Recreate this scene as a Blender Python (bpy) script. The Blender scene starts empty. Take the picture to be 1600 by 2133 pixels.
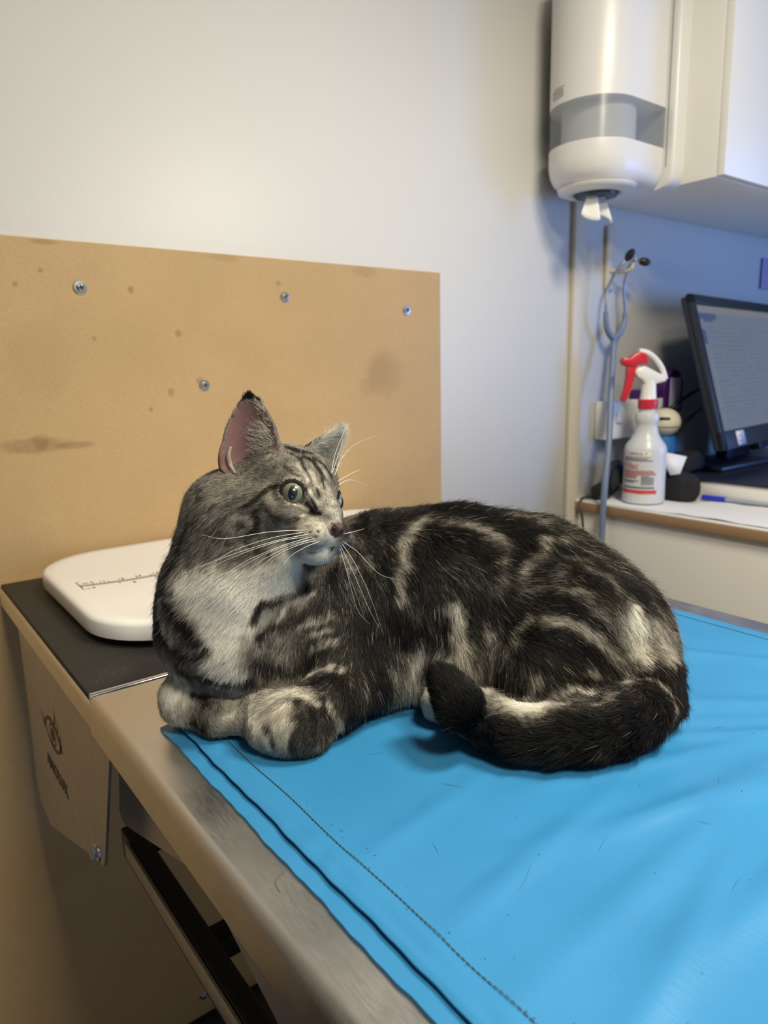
import bpy, bmesh, math, random
import numpy as np
from mathutils import Vector, Matrix, Quaternion

# ------------------------------------------------------------------ camera, light, exposure
S = bpy.context.scene
COL = S.collection
cam_d = bpy.data.cameras.new('camera'); cam = bpy.data.objects.new('camera', cam_d); COL.objects.link(cam)
YAW, PITCH, ROLL, FPX = math.radians(37.07), math.radians(11.36), math.radians(-1.277), 1463.0
_F = Vector((math.sin(YAW)*math.cos(PITCH), math.cos(YAW)*math.cos(PITCH), -math.sin(PITCH)))
_R = Vector((math.cos(YAW), -math.sin(YAW), 0)); _U = _R.cross(_F)
R_ = _R*math.cos(ROLL)+_U*math.sin(ROLL); U_ = -_R*math.sin(ROLL)+_U*math.cos(ROLL)
cam.matrix_world = Matrix(((R_.x, U_.x, -_F.x, 0), (R_.y, U_.y, -_F.y, 0), (R_.z, U_.z, -_F.z, 0.30), (0, 0, 0, 1)))
cam_d.sensor_fit = 'HORIZONTAL'; cam_d.sensor_width = 36.0; cam_d.lens = 36.0*FPX/1600.0
cam_d.clip_start = 0.02; cam_d.clip_end = 30
cam_d.dof.use_dof = True; cam_d.dof.focus_distance = 0.575; cam_d.dof.aperture_fstop = 11.0
S.camera = cam
S.view_settings.view_transform = 'Standard'; S.view_settings.look = 'None'
S.view_settings.exposure = 0.08; S.view_settings.gamma = 1.0; S.view_settings.use_curve_mapping = False

w = bpy.data.worlds.new('world'); S.world = w; w.use_nodes = True
w.node_tree.nodes['Background'].inputs[0].default_value = (0.55, 0.66, 1.0, 1)
w.node_tree.nodes['Background'].inputs[1].default_value = 0.05

def area(name, loc, target, sx, sy, power, color):
    l = bpy.data.lights.new(name, 'AREA'); l.shape = 'RECTANGLE'; l.size = sx; l.size_y = sy
    l.energy = power; l.color = color
    o = bpy.data.objects.new(name, l); COL.objects.link(o); o.location = loc
    d = Vector(target)-Vector(loc); o.rotation_euler = d.to_track_quat('-Z', 'Y').to_euler()
    return o
WARM = (1.0, 0.915, 0.735)
area('ceiling_panel_light', (0.88, -0.08, 1.52), (0.88, -0.08, 0), 0.42, 0.26, 29, WARM)
area('ceiling_panel_light_rear', (0.20, -0.70, 1.52), (0.20, -0.70, 0), 0.34, 0.34, 31, WARM)
area('window_daylight', (3.22, -0.55, 0.35), (1.7, 1.0, 0.2), 0.9, 1.0, 36, (0.16, 0.38, 1.0))
area('under_table_fill', (-1.2, -1.6, -0.62), (0.2, 0.9, -0.45), 0.6, 0.6, 5, (0.50, 0.66, 1.0))  # added cool fill for the shade under the table, no real opening behind it

# ------------------------------------------------------------------ helpers
def nt(name):
    m = bpy.data.materials.new(name); m.use_nodes = True
    t = m.node_tree; b = t.nodes['Principled BSDF']
    return m, t, b
def mat(name, col, rough=0.5, metal=0.0, spec=0.5, noise=0.0, nscale=30.0, bump=0.0, bscale=200.0, alpha=1.0, trans=0.0, emit=None, estr=0.0, coat=0.0):
    m, t, b = nt(name)
    b.inputs['Base Color'].default_value = (*col, 1); b.inputs['Roughness'].default_value = rough
    b.inputs['Metallic'].default_value = metal; b.inputs['Specular IOR Level'].default_value = spec
    b.inputs['Alpha'].default_value = alpha; b.inputs['Transmission Weight'].default_value = trans
    b.inputs['Coat Weight'].default_value = coat
    if emit: b.inputs['Emission Color'].default_value = (*emit, 1); b.inputs['Emission Strength'].default_value = estr
    tc = t.nodes.new('ShaderNodeTexCoord')
    if noise:
        n = t.nodes.new('ShaderNodeTexNoise'); n.inputs['Scale'].default_value = nscale; n.inputs['Detail'].default_value = 5
        t.links.new(tc.outputs['Object'], n.inputs['Vector'])
        mr = t.nodes.new('ShaderNodeMapRange'); mr.inputs['To Min'].default_value = 1-noise; mr.inputs['To Max'].default_value = 1+noise
        t.links.new(n.outputs['Fac'], mr.inputs['Value'])
        mx = t.nodes.new('ShaderNodeVectorMath'); mx.operation = 'SCALE'; mx.inputs[0].default_value = col
        t.links.new(mr.outputs['Result'], mx.inputs['Scale']); t.links.new(mx.outputs['Vector'], b.inputs['Base Color'])
    if bump:
        n2 = t.nodes.new('ShaderNodeTexNoise'); n2.inputs['Scale'].default_value = bscale; n2.inputs['Detail'].default_value = 3
        t.links.new(tc.outputs['Object'], n2.inputs['Vector'])
        bp = t.nodes.new('ShaderNodeBump'); bp.inputs['Strength'].default_value = bump; bp.inputs['Distance'].default_value = 0.001
        t.links.new(n2.outputs['Fac'], bp.inputs['Height']); t.links.new(bp.outputs['Normal'], b.inputs['Normal'])
    return m
def link(name, me, m=None, parent=None, smooth=False):
    o = bpy.data.objects.new(name, me); COL.objects.link(o)
    if m is not None:
        for mm in (m if isinstance(m, (list, tuple)) else [m]): me.materials.append(mm)
    if smooth:
        me.shade_smooth() if smooth is True else me.set_sharp_from_angle(angle=smooth)
    if parent is not None: o.parent = parent; o.matrix_parent_inverse = Matrix.Translation(parent.location).inverted() if parent.rotation_euler.z == 0 else parent.matrix_world.inverted()
    return o
def tag(o, label=None, cat=None, group=None, kind=None):
    if label: o['label'] = label
    if cat: o['category'] = cat
    if group: o['group'] = group
    if kind: o['kind'] = kind
    return o
def empty(name, loc, label, cat, group=None):
    o = bpy.data.objects.new(name, None); COL.objects.link(o); o.location = loc; o.empty_display_size = 0.02
    return tag(o, label, cat, group)
def fin(bm, name, m=None, parent=None, smooth=math.radians(35)):
    me = bpy.data.meshes.new(name); bmesh.ops.recalc_face_normals(bm, faces=bm.faces); bm.to_mesh(me); bm.free()
    for p in me.polygons: p.use_smooth = True
    if smooth: me.set_sharp_from_angle(angle=smooth)
    return link(name, me, m, parent)
def box(bm, a, b, bevel=0.0, seg=2, M=None):
    ca = [(a[i]+b[i])/2 for i in range(3)]; s = [abs(b[i]-a[i]) for i in range(3)]
    r = bmesh.ops.create_cube(bm, size=1); vs = r['verts']
    bmesh.ops.scale(bm, vec=s, verts=vs); bmesh.ops.translate(bm, vec=ca, verts=vs)
    if bevel:
        es = list({e for v in vs for e in v.link_edges})
        r2 = bmesh.ops.bevel(bm, geom=es, offset=bevel, segments=seg, affect='EDGES', profile=0.5)
        vs = list({v for f in r2['faces'] for v in f.verts} | {v for v in vs if v.is_valid})
    if M is not None: bmesh.ops.transform(bm, matrix=M, verts=[v for v in vs if v.is_valid])
    return vs
def boxo(name, a, b, m, parent=None, bevel=0.002, M=None):
    bm = bmesh.new(); box(bm, a, b, bevel, 2, M); return fin(bm, name, m, parent)
def prism(bm, pts, d, bevel=0.0, seg=2):
    """extrude the flat polygon pts (3-D) by the vector d"""
    v = [bm.verts.new(p) for p in pts]; f = bm.faces.new(v)
    r = bmesh.ops.extrude_face_region(bm, geom=[f]); nv = [g for g in r['geom'] if isinstance(g, bmesh.types.BMVert)]
    bmesh.ops.translate(bm, vec=d, verts=nv)
    if bevel:
        es = list({e for vv in v+nv for e in vv.link_edges})
        bmesh.ops.bevel(bm, geom=es, offset=bevel, segments=seg, affect='EDGES', profile=0.5)
def lathe(bm, prof, c, seg=40, M=None, sq=0.0):
    rings = []
    for r, z in prof:
        rings.append([bm.verts.new((c[0]+r*math.cos(2*math.pi*k/seg), c[1]+r*math.sin(2*math.pi*k/seg), c[2]+z)) for k in range(seg)])
    for a, b in zip(rings[:-1], rings[1:]):
        for k in range(seg): bm.faces.new((a[k], a[(k+1) % seg], b[(k+1) % seg], b[k]))
    if prof[0][0] > 1e-6: bm.faces.new(rings[0][::-1])
    if prof[-1][0] > 1e-6: bm.faces.new(rings[-1])
    if M is not None: bmesh.ops.transform(bm, matrix=M, verts=[v for r in rings for v in r])
def catmull(pts, n=8):
    P = [Vector(p) for p in pts]; P = [P[0]*2-P[1]]+P+[P[-1]*2-P[-2]]; out = []
    for i in range(1, len(P)-2):
        for k in range(n):
            t = k/n; a, b, c, d = P[i-1], P[i], P[i+1], P[i+2]
            out.append(0.5*((2*b)+(c-a)*t+(2*a-5*b+4*c-d)*t*t+(3*b-a-3*c+d)*t**3))
    out.append(P[-2]); return out
def tube(bm, pts, r, seg=12, n=8, caps=True):
    P = catmull(pts, n) if n > 1 else [Vector(p) for p in pts]
    rr = r if callable(r) else (lambda t: r)
    up = Vector((0, 0, 1)); rings = []; last = None
    for i, p in enumerate(P):
        t = (P[min(i+1, len(P)-1)]-P[max(i-1, 0)]).normalized()
        if last is None: last = (up if abs(t.z) < 0.9 else Vector((1, 0, 0)))
        u = (last-t*last.dot(t)).normalized(); last = u; v = t.cross(u); q = rr(i/(len(P)-1))
        rings.append([bm.verts.new(p+u*q*math.cos(2*math.pi*k/seg)+v*q*math.sin(2*math.pi*k/seg)) for k in range(seg)])
    for a, b in zip(rings[:-1], rings[1:]):
        for k in range(seg): bm.faces.new((a[k], a[(k+1) % seg], b[(k+1) % seg], b[k]))
    if caps: bm.faces.new(rings[0][::-1]); bm.faces.new(rings[-1])
def rrect(x0, y0, x1, y1, r, n=8):
    out = []
    for cx, cy, a0 in ((x1-r, y1-r, 0), (x0+r, y1-r, 90), (x0+r, y0+r, 180), (x1-r, y0+r, 270)):
        for k in range(n+1):
            a = math.radians(a0+90*k/n); out.append((cx+r*math.cos(a), cy+r*math.sin(a)))
    return out
def loft(bm, loops, cap0=True, cap1=True, mats=None):
    R = [[bm.verts.new(p) for p in L] for L in loops]; n = len(R[0])
    for i, (a, b) in enumerate(zip(R[:-1], R[1:])):
        for k in range(n):
            f = bm.faces.new((a[k], a[(k+1) % n], b[(k+1) % n], b[k]))
            if mats: f.material_index = mats[i]
    if cap0: bm.faces.new(R[0][::-1])
    if cap1: bm.faces.new(R[-1])
def text(name, body, size, M, m, parent=None, depth=0.0003, align='LEFT'):
    c = bpy.data.curves.new(name, 'FONT'); c.body = body; c.size = size; c.extrude = depth; c.align_x = align
    o = bpy.data.objects.new(name+'_src', c); COL.objects.link(o)
    dg = bpy.context.evaluated_depsgraph_get(); me = bpy.data.meshes.new_from_object(o.evaluated_get(dg))
    bpy.data.objects.remove(o); me.transform(M)
    return link(name, me, m, parent)
def frame(o, x, y, z=None):
    """4x4 matrix with the given x and y axes at o"""
    x = Vector(x).normalized(); y = Vector(y); y = (y-x*y.dot(x)).normalized(); z = x.cross(y); o = Vector(o)
    return Matrix(((x.x, y.x, z.x, o.x), (x.y, y.y, z.y, o.y), (x.z, y.z, z.z, o.z), (0, 0, 0, 1)))

# ------------------------------------------------------------------ materials of the room
M_wall = mat('painted_wall', (0.66, 0.65, 0.62), 0.42, spec=0.35, bump=0.35, bscale=420, noise=0.015, nscale=3)
M_ceil = mat('ceiling_paint', (0.62, 0.61, 0.58), 0.8)
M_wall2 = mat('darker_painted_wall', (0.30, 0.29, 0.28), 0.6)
M_floor = mat('grey_vinyl', (0.085, 0.075, 0.075), 0.5, noise=0.12, nscale=6)
M_white = mat('white_laminate', (0.80, 0.78, 0.73), 0.35)
M_whitec = mat('white_cabinet_laminate', (0.80, 0.78, 0.72), 0.3)
M_trim = mat('painted_trim', (0.62, 0.56, 0.45), 0.45)
M_plastic = mat('white_plastic', (0.90, 0.89, 0.87), 0.25, coat=0.2)
M_black = mat('black_plastic', (0.012, 0.012, 0.014), 0.4)
M_cloth_k = mat('black_cloth', (0.010, 0.010, 0.013), 0.9, bump=0.5, bscale=300)
M_chrome = mat('chrome', (0.75, 0.75, 0.76), 0.12, metal=1.0)
M_zinc = mat('zinc_plated', (0.62, 0.66, 0.70), 0.3, metal=1.0)
M_paper = mat('paper', (0.78, 0.78, 0.80), 0.7)
M_tissue = mat('tissue', (0.82, 0.82, 0.80), 0.9, bump=0.4, bscale=500)
M_ink = mat('ink', (0.03, 0.03, 0.03), 0.6)

def plane_struct(name, pts, m, d):
    bm = bmesh.new(); prism(bm, pts, d); o = fin(bm, name, m, None, None); return tag(o, kind='structure')
ZF, ZC, YW, XL, XR, YF = -0.98, 1.56, 1.203, -1.7, 3.3, -2.4
plane_struct('floor', [(XL-.1, YF-.1, ZF), (XR+.1, YF-.1, ZF), (XR+.1, YW+.1, ZF), (XL-.1, YW+.1, ZF)], M_floor, (0, 0, -0.08))
plane_struct('ceiling', [(XL-.1, YF-.1, ZC), (XR+.1, YF-.1, ZC), (XR+.1, YW+.1, ZC), (XL-.1, YW+.1, ZC)], M_ceil, (0, 0, 0.08))
plane_struct('wall_back', [(XL, YW, ZF), (XR, YW, ZF), (XR, YW, ZC), (XL, YW, ZC)], M_wall, (0, 0.08, 0))
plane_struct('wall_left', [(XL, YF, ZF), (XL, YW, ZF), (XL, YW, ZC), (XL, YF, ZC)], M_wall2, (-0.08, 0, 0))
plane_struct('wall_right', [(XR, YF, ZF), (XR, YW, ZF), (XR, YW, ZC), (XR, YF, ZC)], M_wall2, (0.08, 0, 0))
plane_struct('wall_front', [(XL, YF, ZF), (XR, YF, ZF), (XR, YF, ZC), (XL, YF, ZC)], M_wall, (0, -0.08, 0))
# pale vertical batten that ends the wall beside the desk
bm = bmesh.new(); box(bm, (1.522, 1.189, ZF), (1.566, YW, ZC), 0.003); tag(fin(bm, 'trim_1', M_trim), kind='structure')

# ------------------------------------------------------------------ fibreboard panel
m, t, b = nt('fibreboard')
tc = t.nodes.new('ShaderNodeTexCoord')
def N(kind, **kw):
    n = t.nodes.new(kind)
    for k, v in kw.items():
        if k in ('op',): n.operation = v
        else: n.inputs[k].default_value = v
    return n
n1 = N('ShaderNodeTexNoise', Scale=9.0, Detail=6.0); n2 = N('ShaderNodeTexNoise', Scale=420.0, Detail=4.0, Roughness=0.7)
t.links.new(tc.outputs['Object'], n1.inputs['Vector']); t.links.new(tc.outputs['Object'], n2.inputs['Vector'])
cr = t.nodes.new('ShaderNodeValToRGB'); cr.color_ramp.elements[0].position = 0.3; cr.color_ramp.elements[1].position = 0.72
cr.color_ramp.elements[0].color = (0.485, 0.325, 0.150, 1); cr.color_ramp.elements[1].color = (0.52, 0.350, 0.165, 1)
t.links.new(n1.outputs['Fac'], cr.inputs['Fac'])
cur = cr.outputs['Color']
cr2 = t.nodes.new('ShaderNodeMapRange'); cr2.inputs['From Min'].default_value = 0.3; cr2.inputs['From Max'].default_value = 0.7; cr2.inputs['To Min'].default_value = 0.90; cr2.inputs['To Max'].default_value = 1.08
t.links.new(n2.outputs['Fac'], cr2.inputs['Value'])
sc = t.nodes.new('ShaderNodeVectorMath'); sc.operation = 'SCALE'; t.links.new(cur, sc.inputs[0]); t.links.new(cr2.outputs['Result'], sc.inputs['Scale']); cur = sc.outputs['Vector']
# old stains: (x, z, rx, rz, strength)
STAINS = [(0.905, 0.297, 0.050, 0.050, 0.22), (0.893, 0.30, 0.028, 0.033, 0.12), (0.225, 0.199, 0.05, 0.012, 0.42), (0.235, 0.203, 0.012, 0.013, 0.4), (0.285, 0.195, 0.03, 0.006, 0.4),
          (0.394, 0.437, 0.005, 0.006, 0.5), (0.262, 0.459, 0.004, 0.004, 0.45), (0.225, 0.437, 0.004, 0.004, 0.45), (0.468, 0.37, 0.006, 0.007, 0.45),
          (0.500, 0.29, 0.007, 0.006, 0.4), (0.447, 0.272, 0.006, 0.008, 0.4), (0.41, 0.245, 0.004, 0.004, 0.4), (0.665, 0.462, 0.006, 0.005, 0.4),
          (0.56, 0.50, 0.03, 0.008, 0.18), (0.86, 0.495, 0.03, 0.012, 0.2), (0.86, 0.27, 0.02, 0.02, 0.15), (0.33, 0.36, 0.004, 0.004, 0.4), (0.245, 0.33, 0.05, 0.06, 0.10), (0.62, 0.22, 0.05, 0.04, 0.08), (0.27, 0.50, 0.02, 0.004, 0.4)]
sep = t.nodes.new('ShaderNodeSeparateXYZ')
wn = N('ShaderNodeTexNoise', Scale=60.0, Detail=3.0); t.links.new(tc.outputs['Object'], wn.inputs['Vector'])
wsub = t.nodes.new('ShaderNodeVectorMath'); wsub.operation = 'MULTIPLY_ADD'; wsub.inputs[1].default_value = (0.012,)*3; wsub.inputs[2].default_value = (-0.006,)*3
t.links.new(wn.outputs['Color'], wsub.inputs[0]); wadd = t.nodes.new('ShaderNodeVectorMath'); wadd.operation = 'ADD'
t.links.new(tc.outputs['Object'], wadd.inputs[0]); t.links.new(wsub.outputs['Vector'], wadd.inputs[1])
for x, z, rx, rz, st in STAINS:
    mp = t.nodes.new('ShaderNodeMapping'); mp.vector_type = 'POINT'
    mp.inputs['Scale'].default_value = (1/rx, 0, 1/rz); mp.inputs['Location'].default_value = (-x/rx, 0, -z/rz)
    t.links.new(wadd.outputs['Vector'] if min(rx, rz) > 0.01 else tc.outputs['Object'], mp.inputs['Vector'])
    ln = t.nodes.new('ShaderNodeVectorMath'); ln.operation = 'LENGTH'; t.links.new(mp.outputs['Vector'], ln.inputs[0])
    mr = t.nodes.new('ShaderNodeMapRange'); mr.interpolation_type = 'SMOOTHSTEP'; mr.inputs['From Min'].default_value = 0.6; mr.inputs['From Max'].default_value = 1.25; mr.inputs['To Min'].default_value = st; mr.inputs['To Max'].default_value = 0
    t.links.new(ln.outputs['Value'], mr.inputs['Value'])
    mx = t.nodes.new('ShaderNodeMix'); mx.data_type = 'RGBA'; mx.inputs['B'].default_value = (0.20, 0.11, 0.045, 1)
    t.links.new(mr.outputs['Result'], mx.inputs['Factor']); t.links.new(cur, mx.inputs['A']); cur = mx.outputs['Result']
t.links.new(cur, b.inputs['Base Color']); b.inputs['Roughness'].default_value = 0.5; b.inputs['Specular IOR Level'].default_value = 0.35
M_mdf = m
YB = 1.187
bm = bmesh.new(); box(bm, (-0.62, YB, -0.97), (1.064, YW-0.0005, 0.505), 0.0012, 1)
board = tag(fin(bm, 'fibreboard_panel', M_mdf), 'large brown fibreboard sheet screwed flat to the white wall behind the cat', 'panel')
M_recess = mat('screw_recess', (0.06, 0.05, 0.045), 0.6, metal=0.5)
for i, (x, z, r) in enumerate(((0.316, 0.437, 0.0105), (0.677, 0.438, 0.009), (0.967, 0.4235, 0.0095), (0.508, 0.282, 0.0095), (0.414, -0.925, 0.008))):
    bm = bmesh.new(); Mx = Matrix.Translation((x, YB, z)) @ Matrix.Rotation(math.radians(90), 4, 'X')
    lathe(bm, [(r, 0), (r, 0.0015), (r*0.93, 0.0022), (r*0.62, 0.0024), (r*0.6, 0.0050), (r*0.45, 0.0068), (r*0.16, 0.0072), (r*0.14, 0.0050), (0.00001, 0.0050)], (0, 0, 0), 24, Mx)
    s = fin(bm, 'screw', M_zinc, board)
    bm = bmesh.new()
    for a in (0, 90): box(bm, (-r*0.42, -r*0.10, 0.0060), (r*0.42, r*0.10, 0.0076), 0, 1, Mx @ Matrix.Rotation(math.radians(a+20), 4, 'Z'))
    fin(bm, 'screw_slot', M_recess, s, None)
# ------------------------------------------------------------------ examination table
def steel(name, base, rough, sx, sy, bstr=0.25, met=1.0):
    m, t, b = nt(name); b.inputs['Metallic'].default_value = met; b.inputs['Base Color'].default_value = (*base, 1); b.inputs['Roughness'].default_value = rough
    tc = t.nodes.new('ShaderNodeTexCoord')
    mp = t.nodes.new('ShaderNodeMapping'); mp.inputs['Scale'].default_value = (sx, sy, 60); t.links.new(tc.outputs['Object'], mp.inputs['Vector'])
    n = t.nodes.new('ShaderNodeTexNoise'); n.inputs['Scale'].default_value = 1.0; n.inputs['Detail'].default_value = 6; t.links.new(mp.outputs['Vector'], n.inputs['Vector'])
    n2 = t.nodes.new('ShaderNodeTexNoise'); n2.inputs['Scale'].default_value = 22; n2.inputs['Detail'].default_value = 5; t.links.new(tc.outputs['Object'], n2.inputs['Vector'])
    ad = t.nodes.new('ShaderNodeMath'); ad.operation = 'ADD'; t.links.new(n.outputs['Fac'], ad.inputs[0]); t.links.new(n2.outputs['Fac'], ad.inputs[1])
    mr = t.nodes.new('ShaderNodeMapRange'); mr.inputs['From Min'].default_value = 0.6; mr.inputs['From Max'].default_value = 1.4; mr.inputs['To Min'].default_value = rough-0.09; mr.inputs['To Max'].default_value = rough+0.10
    t.links.new(ad.outputs['Value'], mr.inputs['Value']); t.links.new(mr.outputs['Result'], b.inputs['Roughness'])
    bp = t.nodes.new('ShaderNodeBump'); bp.inputs['Strength'].default_value = bstr; bp.inputs['Distance'].default_value = 0.0004
    t.links.new(n.outputs['Fac'], bp.inputs['Height']); t.links.new(bp.outputs['Normal'], b.inputs['Normal'])
    return m
M_steel = steel('brushed_steel', (0.72, 0.70, 0.665), 0.36, 1500, 90, 0.10)
M_steel2 = steel('brushed_steel_panel', (0.52, 0.505, 0.48), 0.42, 60, 60, 0.1, 0.75)
M_rubber = mat('black_rubber', (0.022, 0.021, 0.019), 0.62, noise=0.35, nscale=40, bump=0.6, bscale=900)
X0, X1, YE, YS, ZT = 0.1505, 0.857, 1.186, 0.700, -0.009
table = empty('exam_table', (0.5, 0.5, ZF), 'steel examination table with a brushed rim, the cat lying on it', 'table')
YN = -0.55
def lip(y0, y1, zt, zb, r, name, m, x0=X0, x1=X1):
    bm = bmesh.new(); prof = [(x0+0.018, zb+0.0012), (x0+0.0012, zb), (x0, zb+0.001)]
    prof = [(x0+0.0015, zb), (x0, zb+0.0015)]
    for k in range(7):
        a = math.radians(180-90*k/6); prof.append((x0+r+r*math.cos(a), zt-r+r*math.sin(a)))
    for k in range(7):
        a = math.radians(90-90*k/6); prof.append((x1-r+r*math.cos(a), zt-r+r*math.sin(a)))
    prof += [(x1, zb+0.0015), (x1-0.0015, zb)]
    inner = [(x1-0.003, zb), (x1-0.003, zt-0.004), (x0+0.003, zt-0.004), (x0+0.003, zb)]
    prof += inner
    loft(bm, [[(x, y0, z) for x, z in prof], [(x, y1, z) for x, z in prof]])
    return fin(bm, name, m, table)
lip(YN, YS-0.012, ZT, -0.0475, 0.009, 'tabletop', M_steel)
lip(YS-0.0115, YE, ZT-0.006, -0.0415, 0.004, 'rear_frame', M_steel)
bm = bmesh.new(); tube(bm, [(X0+0.004, YS-0.006, ZT-0.002), (X1-0.004, YS-0.006, ZT-0.002)], 0.0045, 12, 1); fin(bm, 'edge_rod', M_chrome, table)
boxo('rubber_pad', (X0+0.004, YS+0.0015, ZT-0.0055), (X1-0.004, YE-0.001, ZT), M_rubber, table, 0.0012)
# chalky scuffs on the rubber
bm = bmesh.new(); random.seed(5)
for k in range(190):
    c = random.choice([(0.235, 0.745, .035, .016), (0.235, 0.745, .035, .016), (0.19, 0.735, .02, .01), (0.185, 0.95, .03, .05)])
    x = random.gauss(c[0], c[2]*0.7); y = random.gauss(c[1], c[3]*0.7)
    if not (X0+0.01 < x < 0.33 and YS+0.01 < y < 1.15): continue
    L = random.uniform(0.0004, 0.0022); a = random.gauss(0.35, 0.5); w_ = 0.00016
    dx, dy = math.cos(a)*L, math.sin(a)*L; px_, py_ = -math.sin(a)*w_, math.cos(a)*w_
    vs = [bm.verts.new((x+sx*dx+s*px_, y+sx*dy+s*py_, ZT+0.0002)) for sx, s in ((0, 1), (0, -1), (1, -1), (1, 1))]; bm.faces.new(vs)
M_scuff = mat('pale_scuff', (0.20, 0.19, 0.175), 0.8)
fin(bm, 'scuff_marks', M_scuff, table, None)
# side plate with the maker's eye mark
bm = bmesh.new()
prism(bm, [(0.158, 1.10, -0.03), (0.158, 1.10, -0.19), (0.158, 1.112, -0.30), (0.158, 1.10, -0.335), (0.158, 1.04, -0.345), (0.158, 0.752, -0.231), (0.158, 0.737, -0.228), (0.158, 0.727, -0.218), (0.158, 0.652, -0.045), (0.158, 0.652, -0.03)], (0.003, 0, 0))
plate = fin(bm, 'side_plate', M_steel2, table, math.radians(20))
M_etch = mat('etched_mark', (0.15, 0.12, 0.085), 0.6, metal=0.3)
# mark drawn in plate coordinates: u runs towards the near end of the table (-y), v up
def P2(u, v, off=0.0006): return Vector((0.158-off, 0.935-u, -0.155+v))
bm = bmesh.new()
def stroke(pts, w0, w1=None):
    w1 = w0 if w1 is None else w1; n = len(pts); L = []; 
    for i, p in enumerate(pts):
        q = Vector(pts[min(i+1, n-1)])-Vector(pts[max(i-1, 0)]); q.normalize(); nn = Vector((-q.y, q.x)); ww = w0+(w1-w0)*i/(n-1)
        L.append((bm.verts.new(P2(p[0]+nn.x*ww, p[1]+nn.y*ww)), bm.verts.new(P2(p[0]-nn.x*ww, p[1]-nn.y*ww))))
    for a, b_ in zip(L[:-1], L[1:]): bm.faces.new((a[0], a[1], b_[1], b_[0]))
def arc(cx, cy, rx, ry, a0, a1, n=16): return [(cx+rx*math.cos(math.radians(a0+(a1-a0)*k/n)), cy+ry*math.sin(math.radians(a0+(a1-a0)*k/n))) for k in range(n+1)]
stroke(arc(0.0, -0.014, 0.047, 0.034, 168, 12), 0.0022, 0.003)       # upper lid
stroke(arc(0.0, 0.014, 0.047, 0.034, 192, 348), 0.0015, 0.0028)      # lower lid
stroke([(-0.066, 0.012), (-0.055, 0.004), (-0.046, -0.004)], 0.0006, 0.0024)
stroke([(0.020, 0.022), (0.026, 0.036), (0.026, 0.050)], 0.0028, 0.0004)
stroke([(0.031, 0.014), (0.037, 0.026), (0.038, 0.036)], 0.0022, 0.0004)
stroke([(0.041, 0.006), (0.047, 0.016), (0.048, 0.022)], 0.0020, 0.0004)
stroke(arc(0, 0.0, 0.015, 0.015, 0, 360, 24), 0.0012)
stroke(arc(0, 0.0, 0.0045, 0.0045, 0, 360, 16), 0.0045)
fin(bm, 'eye_mark', M_etch, plate, None)
text('maker_lettering', 'ANOLUX', 0.027, frame((0.1574, 0.994, -0.221), (0, -1, 0), (0, 0.0, 1)), M_etch, plate)
bm = bmesh.new(); Mb = Matrix.Translation((0.158, 0.755, -0.221)) @ Matrix.Rotation(math.radians(-90), 4, 'Y')
lathe(bm, [(0.0105, 0), (0.0105, 0.0018), (0.0095, 0.0022)], (0, 0, 0), 24, Mb)
lathe(bm, [(0.0068, 0.002), (0.0068, 0.0065), (0.0058, 0.0078), (0.00001, 0.0080)], (0, 0, 0), 6, Mb); fin(bm, 'bolt', M_zinc, table)
# inner apron, seen under the rim beyond the side plate
bm = bmesh.new()
prism(bm, [(0.19, y_, z_) for y_, z_ in ((0.76, -0.042), (0.76, -0.148), (0.773, -0.190), (0.770, -0.198), (0.761, -0.202), (0.741, -0.197), (0.556, -0.134), (0.525, -0.120), (0.505, -0.122), (0.482, -0.135), (0.393, -0.164), (0.10, -0.25), (-0.5, -0.25), (-0.5, -0.042))], (0.003, 0, 0))
fin(bm, 'apron', M_steel2, table, math.radians(20))
bm = bmesh.new()
box(bm, (0.2005, -0.5, -0.285), (0.222, 0.82, -0.246), 0.002); 
fin(bm, 'lift_rail', M_black, table)
bm = bmesh.new(); box(bm, (0.196, -0.5, -0.268), (0.2, 0.79, -0.247), 0.001); fin(bm, 'rail_trim', M_steel2, table)
boxo('lift_rail', (0.785, -0.5, -0.285), (0.807, 0.82, -0.246), M_black, table)
for y in (0.785, 0.58): boxo('cross_bar', (0.205, y, -0.275), (0.80, y+0.028, -0.250), M_black, table, 0.003)
boxo('pedestal', (0.42, 0.30, ZF+0.05), (0.60, 0.62, -0.05), M_steel2, table, 0.006)
boxo('foot_base', (0.25, -0.1, ZF), (0.76, 0.95, ZF+0.05), M_black, table, 0.01)
bm = bmesh.new(); tube(bm, [(0.22, 0.50, -0.60), (0.52, 0.50, -0.55)], 0.014, 16, 1); fin(bm, 'brace_tube', M_zinc, table)

# ------------------------------------------------------------------ white infant-style scale tray
tray = empty('weighing_scale', (0.53, 0.97, ZT), 'white plastic weighing tray with a printed ruler, on the black rubber behind the cat', 'scale')
bm = bmesh.new(); x0, y0, x1, y1 = 0.196, 0.762, 0.868, 1.180; n = 10
def rr_(ins, z, r): return [(x, y, z) for x, y in rrect(x0+ins, y0+ins, x1-ins, y1-ins, r, n)]
loft(bm, [rr_(0.016, ZT+0.008, .09), rr_(0.004, ZT+0.0075, .10), rr_(0.0, ZT+0.010, .10), rr_(0.0, 0.017, .10), rr_(0.0015, 0.0205, .10), rr_(0.006, 0.0228, .097), rr_(0.018, 0.0222, .088), rr_(0.045, 0.0195, .07), rr_(0.09, 0.0170, .05), rr_(0.15, 0.0160, .03)])
fin(bm, 'tray', M_plastic, tray, math.radians(50))
bm = bmesh.new(); loft(bm, [rr_(0.014, ZT+0.0001, .09), rr_(0.014, ZT+0.0085, .09)]); fin(bm, 'base', M_black, tray)
bm = bmesh.new(); yr = 0.985
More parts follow.
